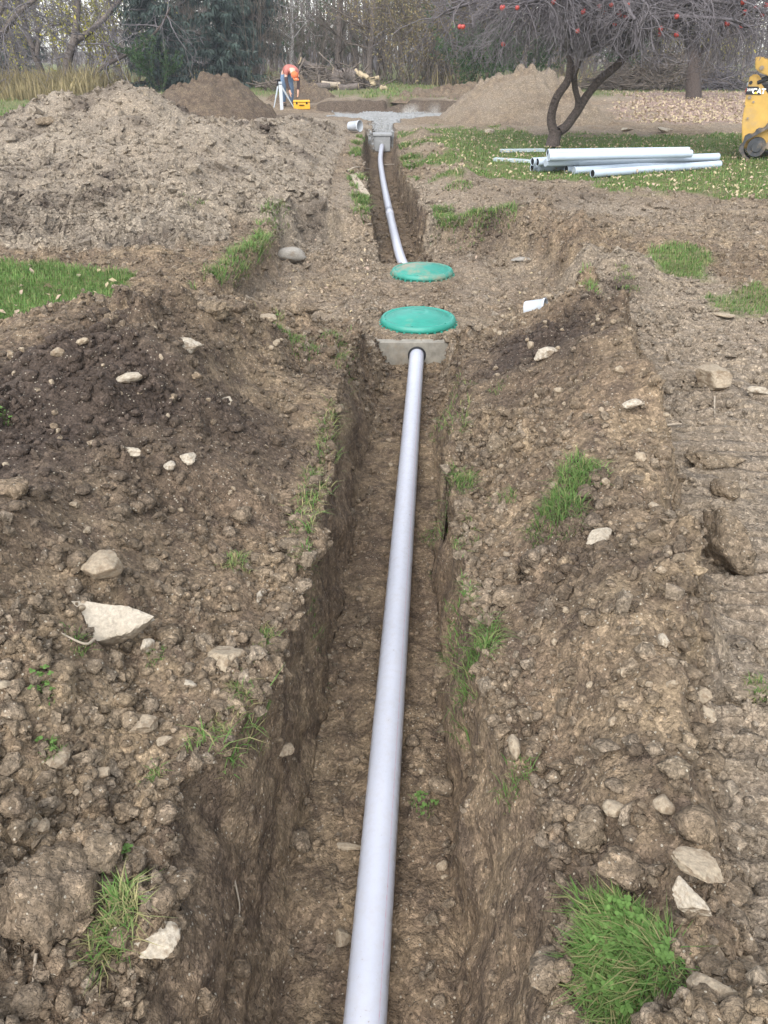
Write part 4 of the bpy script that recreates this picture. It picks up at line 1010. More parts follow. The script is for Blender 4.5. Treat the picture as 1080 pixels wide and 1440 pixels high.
C(638, 815, 18, 50, 120, .05, 'thin line of grass along the right trench rim', .15, False, 1.2)
C(660, 750, 24, 40, 90, .05, 'sparse wisps of grass below the round grass clump', .3, False, 1.2)
C(714, 707, 34, 22, 110, .05, 'small flat grass tuft left of the bent pair of turf clumps', .2, False, 1.3)
C(605, 757, 30, 18, 120, .035, 'dark green tuft on the trench floor right of the pipe', .05, False, 1.0)
C(597, 1140, 38, 32, 90, .03, 'leafy weed on the trench floor beside the pipe', .05, False, 1.0, 26)
C(722, 1113, 34, 36, 130, .05, 'small green tuft on the right trench side', .08, False, 1.2)
C(168, 1315, 66, 84, 520, .085, 'dry straw and green grass tuft beside the very large clod', .5, True, 1.2, rise=.015)
C(427, 745, 36, 52, 240, .055, 'grass tuft on the left trench rim, middle of a broken row', .25, False, 1.2)
C(446, 668, 14, 52, 110, .05, 'narrow green tuft high on the left trench rim', .15, False, 1.0)
C(425, 797, 34, 28, 130, .05, 'green tuft on the left trench rim above the dark one', .2, False, 1.2)
C(438, 842, 30, 34, 130, .05, 'dark green tuft tucked under the left trench rim', .12, False, 1.2)
C(372, 915, 24, 66, 260, .05, 'pale sod strip on the left trench rim beside the brown stone', .55, False, 1.2)
C(342, 990, 36, 44, 260, .05, 'pale dry sod at the corner of the left trench rim', .6, False, 1.2)
C(300, 1030, 40, 22, 120, .045, 'straw coloured sod below the corner of the left rim', .75, False, 1.2)
C(328, 797, 44, 22, 190, .05, 'pale flat tuft of grass in the middle of the left bank', .45, False, 1.3)
C(64, 975, 26, 34, 50, .03, 'leafy green weed at the left below the large slab', .05, False, 1.0, 30)
C(110, 905, 26, 26, 70, .04, 'green tuft tucked against the left end of the large slab', .1, False, 1.2)
C(70, 1057, 34, 20, 60, .04, 'thin green tuft above the very large clod', .15, False, 1.2, 8)
C(215, 1098, 24, 26, 60, .045, 'thin tuft of grass below the yellowish flat stone', .25, False, 1.2)
C(222, 938, 26, 20, 50, .035, 'little green tuft right of the large slab', .15, False, 1.2)
C(178, 1220, 16, 30, 45, .03, 'tiny green sprout right of the very large clod', .1, False, 1.0, 12)
C(412, 480, 82, 36, 800, .06, 'patch of bright lawn left on the near edge of the pit', .08, False, 1.0)
C(478, 500, 40, 50, 420, .07, 'grass hanging over the earth corner left of the concrete wall', .15, False, 1.4)
C(627, 595, 36, 66, 240, .045, 'loose strip of grass on the right trench side below the wall', .15, False, 1.2)
C(700, 553, 22, 14, 60, .04, 'small green tuft on soil right of the trench', .1, False, 1.2)
C(828, 415, 26, 44, 220, .10, 'tall weed with yellow tips at the right rim of the pit', .15, False, .6, 20, 'weed', 'weed')
C(880, 398, 30, 26, 220, .07, 'rounded grass tuft on the right rim of the pit', .25, False, 1.2)
C(392, 448, 16, 22, 40, .09, 'yellowish weed sprout beside the upright clod', .6, False, .5, 10, 'weed', 'weed')
C(647, 262, 38, 16, 300, .09, 'grass tuft on the rim of the far trench', .15, False, 1.0)
C(660, 303, 90, 22, 700, .09, 'long grassy edge of sod over the dark cut behind the pit', .2, False, 1.1)
C(6, 605, 24, 22, 80, .03, 'leafy weed at the left edge beside the dark soil', .1, False, 1.0, 20)
C(1062, 988, 40, 20, 160, .04, 'pressed grass tuft at the right edge beside the track prints', .4, False, 1.3)
C(278, 300, 30, 10, 130, .08, 'small grassy sod lying on the pale heap', .35, False, 1.0)
# fallen leaves
def leaves(name, n, mask, s0, s1, label, rs):
    ii = pick(n, mask); r = np.random.default_rng(rs); d = Dg.ravel()[ii]
    jit = du.reshape(-1, 3)[ii] * r.uniform(-.6, .6, (n, 1)) + dv.reshape(-1, 3)[ii] * r.uniform(-.6, .6, (n, 1))
    s = np.maximum(r.uniform(s0, s1, n), .0007 * d)[:, None]; a = r.uniform(0, 6.28, n); tz = r.normal(size=(n, 2)) * .5
    u = np.stack([np.cos(a), np.sin(a), tz[:, 0]], -1); v = np.stack([-np.sin(a), np.cos(a), tz[:, 1]], -1); b = Pf[ii] + jit + np.array([0, 0, .02]) + np.array([0, 0, 1]) * r.uniform(0, .03, (n, 1))
    co = np.stack([b - u * s, b - v * s * .6 + [0, 0, .006], b + u * s, b + v * s * .6 + [0, 0, .006]], 1).reshape(-1, 3)
    o = put(name, np_mesh(name, co, np.arange(4 * n), np.full(n, 4), False, {'tint': np.repeat(r.random(n), 4)}), M_LITTER)
    return tag(o, label, None, None, 'stuff')
leaves('fallen_leaves', 3000, (grass > .3) & (Yg > 9) & (Yg < 26) & (Xg > .3) & vis, .018, .030, 'pale fallen leaves on the lawn under the apple tree', 31)
leaves('fallen_leaves', 6500, (litter > .3) & vis, .03, .05, 'pinkish fallen leaves carpeting the ground by the brush', 32)
leaves('fallen_leaves', 60, (grass > .5) & (Xg < -1.5) & (Yg < 7.5) & vis, .02, .035, 'few yellow fallen leaves on the left lawn', 33)
leaves('fallen_leaves', 160, (MK['pit'] > .5) & (np.abs(Xg - .35) > .5), .012, .022, 'reddish fallen leaves in the tank pit', 34)
# sticks and roots
def stick(pts, r, label, mat=M_WOODG, name='stick', lift=.015):
    q = []
    for (x, y) in pts:
        p, t = hit(x, y); q.append(p + Vector((0, 0, lift)))
    q = catmull(q, 5); n = len(q)
    o = put(name, tube_mesh(name, q, lambda i: r * (1 - .6 * i / n), 7), mat); return tag(o, label, 'stick')
stick([(488, 246), (503, 240), (526, 243)], .018, 'bare branch lying across the left rim of the far trench', lift=.05)
stick([(541, 233), (557, 233)], .015, 'short pale stick beside the curved pipe')
stick([(1004, 562), (1003, 576), (1004, 592)], .006, 'thin upright twig below the large tan boulder')
stick([(819, 552), (816, 566), (819, 580)], .005, 'forked dry root on the right bank')
stick([(936, 604), (948, 601), (958, 600)], .006, 'short pale twig on the crest of the right bank')
stick([(53, 1348), (50, 1380), (46, 1405)], .004, 'hanging pale root below the very large clod')
stick([(176, 1262), (190, 1255), (202, 1238)], .003, 'thin bent straw above the dry grass tuft')
stick([(740, 578), (741, 598), (742, 612)], .004, 'thin dry stem on the right bank above the rim')
stick([(742, 625), (739, 640), (738, 655)], .004, 'short upright straw on the right bank near the rim')
stick([(135, 905), (120, 912), (80, 893)], .005, 'dry stem beside the left end of the large slab')
stick([(455, 560), (463, 572), (464, 590)], .004, 'thin hanging root below the grass on the left rim')
stick([(330, 1240), (338, 1280), (333, 1300)], .003, 'fine root on the lower left trench side')
p0, _ = hit(497, 252); p1, _ = hit(515, 281)
bm = bmesh.new(); d = p1 - p0; bx(bm, (0, 0, 0), (d.length, .10, .035), .006)
o = bm_put('broken_board', bm, M_WOODG); o.location = (p0 + p1) / 2 + Vector((0, 0, .05)); o.rotation_mode = 'QUATERNION'; o.rotation_quaternion = d.to_track_quat('X', 'Z'); tag(o, 'pale broken board leaning on the left side of the far trench', 'board')
# ================================================================== TREES
def tubes(segs, sides):
    a = np.array([tuple(s[0]) for s in segs]); b = np.array([tuple(s[1]) for s in segs]); r0 = np.array([s[2] for s in segs])[:, None, None]; r1 = np.array([s[3] for s in segs])[:, None, None]
    d = b - a; d /= np.linalg.norm(d, axis=1, keepdims=True) + 1e-9
    ref = np.where(np.abs(d[:, 2:3]) > .9, [[1., 0, 0]], [[0, 0, 1.]])
    u = np.cross(d, ref); u /= np.linalg.norm(u, axis=1, keepdims=True) + 1e-9; v = np.cross(d, u)
    k = np.arange(sides) * 2 * np.pi / sides; cs, sn = np.cos(k)[None, :, None], np.sin(k)[None, :, None]
    ring = u[:, None] * cs + v[:, None] * sn
    co = np.concatenate([a[:, None] + ring * r0, b[:, None] + ring * r1], 1).reshape(-1, 3)
    i = np.arange(len(segs))[:, None] * 2 * sides; kk = np.arange(sides); k2 = (kk + 1) % sides
    f = np.stack([i + kk, i + k2, i + k2 + sides, i + kk + sides], -1).reshape(-1)
    return co, f, np.full(len(segs) * sides, 4)
def seg_mesh(name, segs, thick=.03):
    cs, fs, ks = [], [], []; off = 0
    for lo, hi, n in ((thick, 99, 7), (thick * .3, thick, 4), (0, thick * .3, 3)):
        sub = [s for s in segs if lo <= s[2] < hi]
        if sub:
            c, f, k = tubes(sub, n); cs.append(c); fs.append(f + off); ks.append(k); off += len(c)
    return np_mesh(name, np.concatenate(cs), np.concatenate(fs), np.concatenate(ks), True)
def rv(r): return Vector(r.normal(size=3)).normalized()
def grow(out, r, p, d, L, rad, depth, gravity, wig, nch, spread, taper=.55, nseg=5, tips=None, minr=.003, start=.25):
    p = Vector(p); d = Vector(d).normalized(); sl = L / nseg; ch = []
    for i in range(nseg):
        d = (d + rv(r) * wig + Vector((0, 0, gravity)) * (i / nseg)).normalized()
        q = p + d * sl; k0 = 1 - (1 - taper) * i / nseg; k1 = 1 - (1 - taper) * (i + 1) / nseg
        out.append((p.copy(), q.copy(), max(rad * k0, minr), max(rad * k1, minr)))
        if i / nseg >= start: ch.append((q.copy(), d.copy(), rad * k1))
        p = q
    if tips is not None and depth <= 1: tips.append((p.copy(), d.copy()))
    if depth <= 0: return
    for j in range(nch):
        q, dd, rr = ch[r.integers(len(ch))]
        ax = dd.cross(rv(r)).normalized(); nd = (dd * math.cos(spread) + ax * math.sin(spread) * r.uniform(.7, 1.2)).normalized()
        grow(out, r, q, nd, L * r.uniform(.42, .68), rr * r.uniform(.38, .6), depth - 1, gravity, wig * 1.1, max(2, nch - 1), spread, taper, max(2, nseg - 2), tips, minr, .1)
def leaf_quads(name, pts, s, mat, r, droop=0):
    n = len(pts); b = np.array([tuple(p) for p in pts]) + r.normal(size=(n, 3)) * .04
    u = r.normal(size=(n, 3)); u /= np.linalg.norm(u, axis=1, keepdims=True); w = r.normal(size=(n, 3)); v = np.cross(u, w); v /= np.linalg.norm(v, axis=1, keepdims=True)
    sz = (s * r.uniform(.6, 1.3, n))[:, None]
    co = np.stack([b - u * sz, b - v * sz * .55, b + u * sz, b + v * sz * .55], 1).reshape(-1, 3)
    return np_mesh(name, co, np.arange(4 * n), np.full(n, 4), False, {'tint': np.repeat(r.random(n), 4)})
def gz(x, y): return float(terrain(np.array([float(x)]), np.array([float(y)]))[0][0])
# --- apple tree
def poly_limb(out, pts, r0, r1):
    q = catmull(pts, 5); n = len(q) - 1
    for i in range(n): out.append((q[i], q[i + 1], r0 + (r1 - r0) * i / n, r0 + (r1 - r0) * (i + 1) / n))
    return q
def apple_tree(label, trunk, limbs, centre, rx, ry, zr, nscaf, seed, rich, dens=1.0, zmin=1.42):
    r = np.random.default_rng(seed); base = trunk[0]
    root = thing('apple_tree', label, 'tree', base)
    tr = []; ends = []
    poly_limb(tr, [p - base for p in trunk[0]] if False else [p - base for p in trunk], rich[0], rich[1])
    for pts, a, b in limbs:
        q = poly_limb(tr, [p - base for p in pts], a, b); ends.append(q[-1]); ends.append(q[-3])
    o = put('trunk', seg_mesh('trunk', tr, .02), M_BARKD, root)
    cr_ = []; tw = []; tips = []
    for i in range(nscaf):
        e = ends[i % len(ends)]; a = 2 * math.pi * (i + r.uniform(-.4, .4)) / nscaf * 3.0
        q = r.uniform(.45, 1.0); tgt = centre - base + Vector((rx * q * math.cos(a), ry * q * math.sin(a), r.uniform(.0, 1) * zr * (1.05 - q * .8)))
        mid = e.lerp(tgt, .5) + Vector((0, 0, r.uniform(.25, .7)))
        path = catmull([e, mid, tgt, tgt + (tgt - mid) * .25 + Vector((0, 0, -.12 * q))], 6); n = len(path) - 1
        for k in range(n): cr_.append((path[k], path[k + 1], .055 * (1 - k / n * .8), .055 * (1 - (k + 1) / n * .8)))
        for k in range(3, n):
            for j in range(2):
                d = (path[k] - path[k - 1]).normalized(); nd = (d * .5 + rv(r) * .8 + Vector((0, 0, .12))).normalized()
                grow(tw, r, path[k], nd, r.uniform(.45, .95), .0105, 2 if r.random() < dens * .8 else 1, -.14, .28, 4, .75, .5, 5, tips, .0033)
    tw = [s for s in tw if s[1].z > zmin + .25 * math.sin(s[1].x * 3) * math.sin(s[1].y * 2)]
    put('crown', seg_mesh('crown', cr_ + tw, .03), M_TWIG, root)
    return root, tips
AY = hit(775, 207)[0].y
A_ = lambda x, y, dy=0: W(680 + x / 2.7, y / 2.7, AY + dy)
trunk = [hit(776, 208)[0] - Vector((0, 0, .06)), A_(266, 530), A_(276, 490)]
limbs = [([A_(268, 510), A_(256, 450), A_(275, 375, -.1), A_(318, 310, -.1), A_(330, 240, 0), A_(318, 190, .1)], .095, .06),
         ([A_(285, 500), A_(315, 478, .1), A_(350, 430, .15), A_(385, 375, .2), A_(440, 305, .2), A_(500, 255, .3), A_(560, 195, .3)], .095, .07),
         ([A_(352, 428, .15), A_(358, 380, .1), A_(345, 320, .0), A_(350, 265, -.2), A_(385, 190, -.3)], .06, .05)]
ap, tips = apple_tree('gnarled bare apple tree with red apples, its forked dark trunk behind the pipe stack', trunk, limbs, Vector((4.2, AY, 2.05)), 2.95, 2.6, 1.9, 46, 77, (.15, .12))
b2 = hit(975, 139)[0]
tr2 = [b2, W(975, 110, b2.y), W(977, 85, b2.y), W(973, 60, b2.y)]
lm2 = [([tr2[-1], W(955, 40, b2.y), W(930, 20, b2.y - .4)], .12, .07), ([tr2[-1], W(990, 35, b2.y), W(1015, 12, b2.y + .4)], .12, .07), ([tr2[-2], W(1000, 60, b2.y - .5), W(1040, 45, b2.y - .7)], .09, .05)]
apple_tree('second bare fruit tree with a thick upright grey trunk behind the leaf strewn ground', tr2, lm2, Vector((b2.x, b2.y, 3.2)), 4.3, 3.2, 2.6, 22, 78, (.27, .22), .4)
# --- apples
mA, nt, bb = newmat('apple_skin'); kk = NT(nt); kk.l(kk.mix(kk.ramp(kk.noise(kk.obj(), 1.6, 3), [(.35, 0.0), (.7, 1.0)]), (.27, .02, .022), (.33, .06, .035)), bb.inputs['Base Color']); bb.inputs['Roughness'].default_value = .35
c, f, k = lathe([(.001, -.036), (.016, -.042), (.034, -.028), (.045, .0), (.042, .022), (.028, .038), (.012, .036), (.001, .024)], 16)
meA = np_mesh('apple', c, f, k); meA.materials.append(mA)
meS = tube_mesh('apple_stem', [(0, 0, .025), (.003, 0, .05), (.006, 0, .075)], .004, 5); meS.materials.append(M_BARKD)
for i, (x, y) in enumerate([(128, 30), (265, 8), (378, 45), (384, 40), (357, 118), (485, 20), (548, 18), (540, 63), (515, 55), (497, 93), (457, 47), (75, 168), (733, 63), (668, 132), (672, 110), (733, 132), (977, 103), (990, 5), (1045, 38), (993, 47), (1060, 55), (925, 90), (1035, 30), (-90, 102), (-78, 102), (72, 30), (440, 25), (1072, 20), (985, 8)]):
    t = thing('apple', 'red apple hanging among the bare twigs of the apple tree', 'apple', W(680 + x / 2.7, y / 2.7, AY + random.uniform(-2.3, -.9)), random.uniform(0, 6), 'red apples on the bare tree')
    t.rotation_euler = (random.uniform(-.4, .4), random.uniform(-.4, .4), random.uniform(0, 6)); s = random.uniform(.78, 1.02); t.scale = (s, s, s)
    put('apple_flesh', meA, None, t); put('apple_stem', meS, None, t)
# --- trees of the wood edge
def bare_proto(seed, h, r0):
    r = np.random.default_rng(seed); tr = []; br = []
    p = Vector((0, 0, -.15)); d = Vector((r.normal() * .05, r.normal() * .05, 1)); n = 14
    pts = []
    for i in range(n):
        d = (d + rv(r) * .07).normalized(); d.z = max(d.z, .7); q = p + d * (h / n)
        tr.append((p.copy(), q.copy(), r0 * (1 - .75 * i / n) * (1.35 if i == 0 else 1), r0 * (1 - .75 * (i + 1) / n))); pts.append((q.copy(), r0 * (1 - .75 * (i + 1) / n))); p = q
    for q, rr in pts[1:]:
        for j in range(r.integers(1, 4)):
            a = r.uniform(0, 6.283); grow(br, r, q, (math.cos(a), math.sin(a), r.uniform(.0, .9)), r.uniform(.9, 2.4), max(.014, rr * .34), 2, .05, .2, 4, .7, .45, 5, None, .0075)
    return seg_mesh('trunk', tr, .02), seg_mesh('crown', br, .03)
def tree_from(proto, name, label, cat, group, x, y, rz, s, mats):
    root = thing(name, label, cat, (x, y, gz(x, y) - .05), rz, group); root.scale = s
    for nm, me, mt in zip(('trunk', 'crown'), proto, mats):
        if not me.materials: me.materials.append(mt)
        put(nm, me, None, root)
    return root
protos = [bare_proto(300 + i, 9 + (i % 3), .10 + .03 * (i % 4)) for i in range(6)]
protoB = bare_proto(330, 9.5, .10)
GW = 'bare trees at the edge of the woods'
for px, Y, s, lab in ((475, 43, 1.25, 'dark straight bare tree behind the log pile'), (519, 41, 1.15, 'bare tree of the close pair right of the log pile, left one'), (530, 42, .85, 'bare tree of the close pair right of the log pile, right one'), (607, 46, .8, 'slim bare tree behind the far lawn'), (655, 40, .6, 'thin bare tree left of the apple tree')):
    p = W(px, 125, Y); tree_from(protos[int(Y) % 6], 'bare_tree', lab, 'tree', GW, p.x, Y, px * .1, (s * 1.1, s * 1.1, 1), (M_BARK, M_TWIGB))
p = W(411, 120, 44); tree_from(protoB, 'bare_tree', 'pale barked forked tree behind the bending worker', 'tree', GW, p.x, 44, 1.0, (.95, .95, 1), (M_BIRCH, M_BIRCH))
r_ = np.random.default_rng(5)
for i in range(78):
    Y = r_.uniform(44, 72); X = r_.uniform(-.56, .56) * Y * 1.05
    if X / Y < -.42 and Y < 50: Y += 8
    if X / Y < -.25 and i % 2: X = -X * .6
    s = r_.uniform(.55, 1.15)
    tree_from(protos[i % 6], 'bare_tree', 'slender bare tree in the grey woods beyond the lawn', 'tree', 'bare trees in the grey woods', X, Y, r_.uniform(0, 6), (s, s, r_.uniform(.9, 1.2)), (M_BARK, M_TWIGB))
# --- shrubs: bare, olive, yellow, evergreen
def shrub_proto(seed, h, n, leafn=0, s=.05, mat=None, depth=2, lean=.45):
    r = np.random.default_rng(seed); st = []; tips = []
    for i in range(n):
        a = r.uniform(0, 6.283); p = Vector((math.cos(a), math.sin(a), 0)) * r.uniform(0, .5)
        grow(st, r, p, (math.cos(a) * lean, math.sin(a) * lean, 1), h * r.uniform(.6, 1.1), .016, depth, .05, .14, 4, .5, .5, 5, tips, .0065, .15)
    stems = seg_mesh('stems', st, .03)
    if not leafn: return (stems, None, mat)
    pts = []
    for i in range(leafn):
        q = st[r.integers(len(st))]; pts.append(q[0].lerp(q[1], r.random()))
    return (stems, leaf_quads('leaves', pts, s, mat, r), mat)
SH = {'bare': [shrub_proto(400 + i, 2.6, 9) for i in range(4)],
      'olive': [shrub_proto(410 + i, 2.8, 8, 800, .05, M_OLEAF) for i in range(3)],
      'yellow': [shrub_proto(420 + i, 3.2, 7, 1100, .065, M_YLEAF) for i in range(2)],
      'green': [shrub_proto(430 + i, 2.2, 9, 5000, .06, M_GREENB, 2, .55) for i in range(2)]}
def shrub(kind, x, y, s, label, group, rz, name=None, tz=1.0):
    pr = SH[kind][int(abs(rz * 10)) % len(SH[kind])]
    root = thing(name or {'green': 'evergreen_shrub'}.get(kind, 'shrub'), label, 'shrub', (x, y, gz(x, y) - .05), rz, group); root.scale = (s, s, s * tz)
    if not pr[0].materials: pr[0].materials.append(M_TWIGB)
    put('stems', pr[0], None, root)['kind'] = 'stuff'
    if pr[1] is not None:
        if not pr[1].materials: pr[1].materials.append(pr[2])
        put('leaves', pr[1], None, root)
for i in range(64):
    Y = r_.uniform(38.5, 56); X = r_.uniform(-.5, .52) * Y
    if X / Y > .2 and Y < 44: X *= -.5
    shrub('bare', X, Y, r_.uniform(.8, 1.35), 'bare brown thicket shrub at the edge of the woods', 'bare thicket shrubs', r_.uniform(0, 6))
for i in range(22):
    Y = r_.uniform(38.5, 46); px = r_.uniform(545, 670); p = W(px, 120, Y)
    shrub('olive', p.x, Y, r_.uniform(.9, 1.4), 'olive brown leafy shrub in the thicket behind the far lawn', 'olive thicket shrubs', r_.uniform(0, 6))
for i in range(9):
    Y = r_.uniform(38, 44); px = r_.uniform(600, 1080); p = W(px, 120, Y)
    shrub('olive', p.x, Y, r_.uniform(.8, 1.2), 'dull olive shrub behind the fruit trees', 'olive shrubs behind the fruit trees', r_.uniform(0, 6))
for px, Y, s, lab in ((115, 36, .8, 'yellow leaved shrub under the leaning tree'), (150, 38, 1.2, 'tall yellow leaved shrub right of the leaning tree'), (190, 40, 1.25, 'yellow leaved shrub beside the first spruce'), (60, 41, 1.3, 'yellow leaved shrub far left behind the weeds'), (905, 38, .75, 'low yellow green shrub behind the brush pile'), (1000, 37, .7, 'yellow tinged shrub behind the yellow loader'), (30, 37, 1.3, 'yellow leaved shrub at the left edge of the photo')):
    p = W(px, 120, Y); shrub('yellow', p.x, Y, s, lab, None, px * .13)
for px, Y, s, lab in ((655, 35, .75, 'dark evergreen shrub at the left end of the row behind the apple tree'), (690, 34, .85, 'dark evergreen shrub behind the apple tree heap'), (735, 35, .85, 'dark evergreen shrub above the apple tree heap'), (885, 38, .8, 'dark evergreen shrub right of the apple tree'), (440, 52, 1.3, 'dim evergreen shrub deep in the woods')):
    p = W(px, 120, Y); shrub('green', p.x, Y, s, lab, None, px * .17)
# --- spruces
def spruce(px, Y, h, rad, seed, label, low=.25):
    r = np.random.default_rng(seed); p = W(px, 115, Y)
    root = thing('spruce_tree', label, 'tree', (p.x, Y, gz(p.x, Y) - .05), 0, 'dark spruces behind the heaps')
    tr = [(Vector((0, 0, 0)), Vector((0, 0, h * .5)), .17, .10), (Vector((0, 0, h * .5)), Vector((0, 0, h)), .10, .015)]
    put('trunk', seg_mesh('trunk', tr, .02), M_BARK, root)
    br = []; ndl = []
    z = low
    while z < h - .3:
        q = 1 - z / h; n = r.integers(7, 11)
        for j in range(n):
            if r.random() < .12: continue
            a = r.uniform(0, 6.283); L = rad * q ** .8 * r.uniform(.65, 1.15); dv_ = Vector((math.cos(a), math.sin(a), 0)); pp = Vector((0, 0, z + r.uniform(-.12, .12))); m = 6
            for k in range(m):
                t = (k + 1) / m; nxt = Vector((dv_.x * L * t, dv_.y * L * t, pp.z * 0 + z - .32 * L * t + .16 * L * t * t + r.normal() * .02)); br.append((pp.copy(), nxt.copy(), .02 * (1 - .8 * t) + .003, .02 * (1 - .8 * t)))
                sd = Vector((-dv_.y, dv_.x, 0))
                for s_ in (-1, 1):
                    for e in range(3):
                        ll = L * .34 * (1.1 - t * .75) * r.uniform(.6, 1.2); b = pp.lerp(nxt, r.random()); tip = b + (sd * s_ * .8 + dv_ * .6).normalized() * ll + Vector((0, 0, -.10 - .32 * ll))
                        ndl.append((b, tip, .026 + .014 * r.random()))
                        mp = b.lerp(tip, .5); ndl.append((mp, mp + Vector((r.normal() * .05, r.normal() * .05, -.20 - .14 * r.random())), .022))
                ndl.append((pp.copy(), nxt.copy(), .055)); pp = nxt
        z += r.uniform(.20, .30)
    put('branches', seg_mesh('branches', br, .05), M_BARK, root)
    a = np.array([tuple(x[0]) for x in ndl]); b = np.array([tuple(x[1]) for x in ndl]); w = np.array([x[2] for x in ndl])[:, None]; n = len(a)
    d = b - a; d /= np.linalg.norm(d, axis=1, keepdims=True) + 1e-9; u = np.cross(d, r.normal(size=(n, 3)) + np.array([0, 0, 1.0])); u /= np.linalg.norm(u, axis=1, keepdims=True) + 1e-9
    co = np.stack([a, a + d * .0 + u * w + (b - a) * .35, b, a - u * w + (b - a) * .35], 1).reshape(-1, 3)
    put('needles', np_mesh('needles', co, np.arange(4 * n), np.full(n, 4), False, {'tint': np.repeat(np.clip(r.random(n) * .8, 0, 1), 4)}), M_NEEDLE, root)
spruce(226, 36, 9, 1.75, 1, 'dark spruce on the left, the one nearest the leaning tree')
spruce(315, 38, 10, 1.9, 2, 'broad spruce in the middle behind the dark cone of topsoil', .6)
spruce(268, 49, 11, 1.9, 3, 'farther spruce showing between the two nearer ones')
spruce(360, 42, 11, 2.0, 4, 'spruce on the right of the row above the bending worker', 1.6)
spruce(20, 52, 11, 2.6, 6, 'hazy spruce deep in the woods at the left edge', .5)
# low dark juniper under first spruce
p = W(228, 118, 35); shrub('green', p.x, 34.6, .62, 'low dark rounded evergreen at the foot of the first spruce', None, 3.3)
# --- leaning trees at the left
def drawn_tree(label, parts, Y, seed, twigs=60, mat=M_BARK):
    b = parts[0][0][0]; base = W(*b, Y); base = Vector((base.x, Y, min(base.z, gz(base.x, Y)) - .1))
    root = thing('leaning_tree', label, 'tree', base, 0); r = np.random.default_rng(seed); tr = []; tw = []
    for pts, r0, r1 in parts:
        q = [W(x, y, Y + .4 * math.sin(i * 1.3 + seed)) - base for i, (x, y) in enumerate(pts)]
        if pts[0] == b: q[0] = Vector((0, 0, 0))
        pl = poly_limb(tr, q, r0, r1)
        for k in range(int(twigs * len(pl) / 20)):
            s = pl[r.integers(2, len(pl))]; grow(tw, r, s, rv(r) + Vector((0, 0, .15)), r.uniform(.6, 1.8), .022, 2, -.04, .22, 4, .65, .45, 5, None, .0062)
    put('trunk', seg_mesh('trunk', tr, .02), mat, root); put('crown', seg_mesh('crown', tw, .03), M_TWIG, root)
drawn_tree('dark forked tree leaning right above the yellow shrubs on the left', [([(90, 108), (96, 82), (105, 55), (108, 20), (109, -40)], .19, .13), ([(101, 62), (125, 45), (150, 22), (172, -5), (195, -45)], .12, .08)], 36, 3, 26)
drawn_tree('dark bent bough sweeping right from the ground before the first spruce', [([(108, 108), (140, 98), (172, 80), (198, 65), (225, 38), (240, 10)], .085, .03), ([(172, 80), (155, 65), (130, 61)], .04, .02)], 34.5, 4, 16, M_BARKD)
drawn_tree('grey double trunk tree at the left edge with hanging twigs', [([(62, 105), (50, 78), (38, 45), (26, 5), (18, -40)], .16, .10), ([(52, 80), (54, 45), (48, 10), (46, -30)], .10, .06), ([(38, 45), (70, 36), (100, 34), (125, 30)], .05, .02)], 38, 5, 34)
drawn_tree('slanting tree cut by the left edge of the photo', [([(-42, 110), (-20, 75), (5, 45), (22, 22), (60, -12), (90, -50)], .12, .06), ([(-30, 90), (-10, 40), (5, 5), (8, -30)], .10, .06)], 31, 6, 30)
# --- dry weeds at left, and the deep woods
r = np.random.default_rng(8); n = 5200
wx_ = r.uniform(-19, -10.5, n); wy_ = r.uniform(29, 37, n)
wz_ = terrain(wx_, wy_)[0]; L = r.uniform(.5, 1.25, n) * (.6 + .5 * (vn2(wx_ * .6, wy_ * .6, 9) + .5))
tag(put('dry_weeds', blades_mesh('dry_weeds', np.stack([wx_, wy_, wz_], -1), np.tile([0, 0, 1.0], (n, 1)), L, np.full(n, .035), np.full(n, .45), r.random(n), 9), M_STRAW), 'tan dry weeds in front of the trees at the left', None, None, 'stuff')
n = 2600; wx_ = r.uniform(-20, 26, n); wy_ = r.uniform(38, 45, n); keep = (np.abs(wx_) > 2) ; wx_, wy_ = wx_[keep], wy_[keep]; n = len(wx_)
tag(put('dry_weeds', blades_mesh('dry_weeds', np.stack([wx_, wy_, terrain(wx_, wy_)[0]], -1), np.tile([0, 0, 1.0], (n, 1)), r.uniform(.3, 1.0, n), np.full(n, .04), np.full(n, .5), r.random(n), 10), M_STRAW), 'dry undergrowth along the edge of the woods', None, None, 'stuff')
ws_ = []
for i in range(800):
    Y = r.uniform(58, 92); X = r.uniform(-.75, .75) * Y
    if X / Y < -.22 and r.random() < .65: continue
    h = r.uniform(4, 11); ln = Vector((r.normal() * .06, r.normal() * .06, 1))
    p = Vector((X, Y, -.2)); rad = r.uniform(.03, .13); mid = p + ln * h * .5; top = mid + (ln + rv(r) * .1) * h * .5
    ws_ += [(p, mid, rad, rad * .8), (mid, top, rad * .8, rad * .4)]
    for j in range(5):
        b = p.lerp(top, r.uniform(.15, 1)); d = rv(r); d.z = abs(d.z) * .8; e = b + d * r.uniform(.8, 2.2); ws_.append((b, e, .022, .014))
        for q in range(2):
            b2_ = b.lerp(e, r.uniform(.3, 1)); ws_.append((b2_, b2_ + (d + rv(r)).normalized() * r.uniform(.5, 1.2), .015, .010))
tag(put('far_woods', seg_mesh('far_woods', ws_, .14), M_TWIG), 'grey mass of bare woods behind everything', None, None, 'stuff')
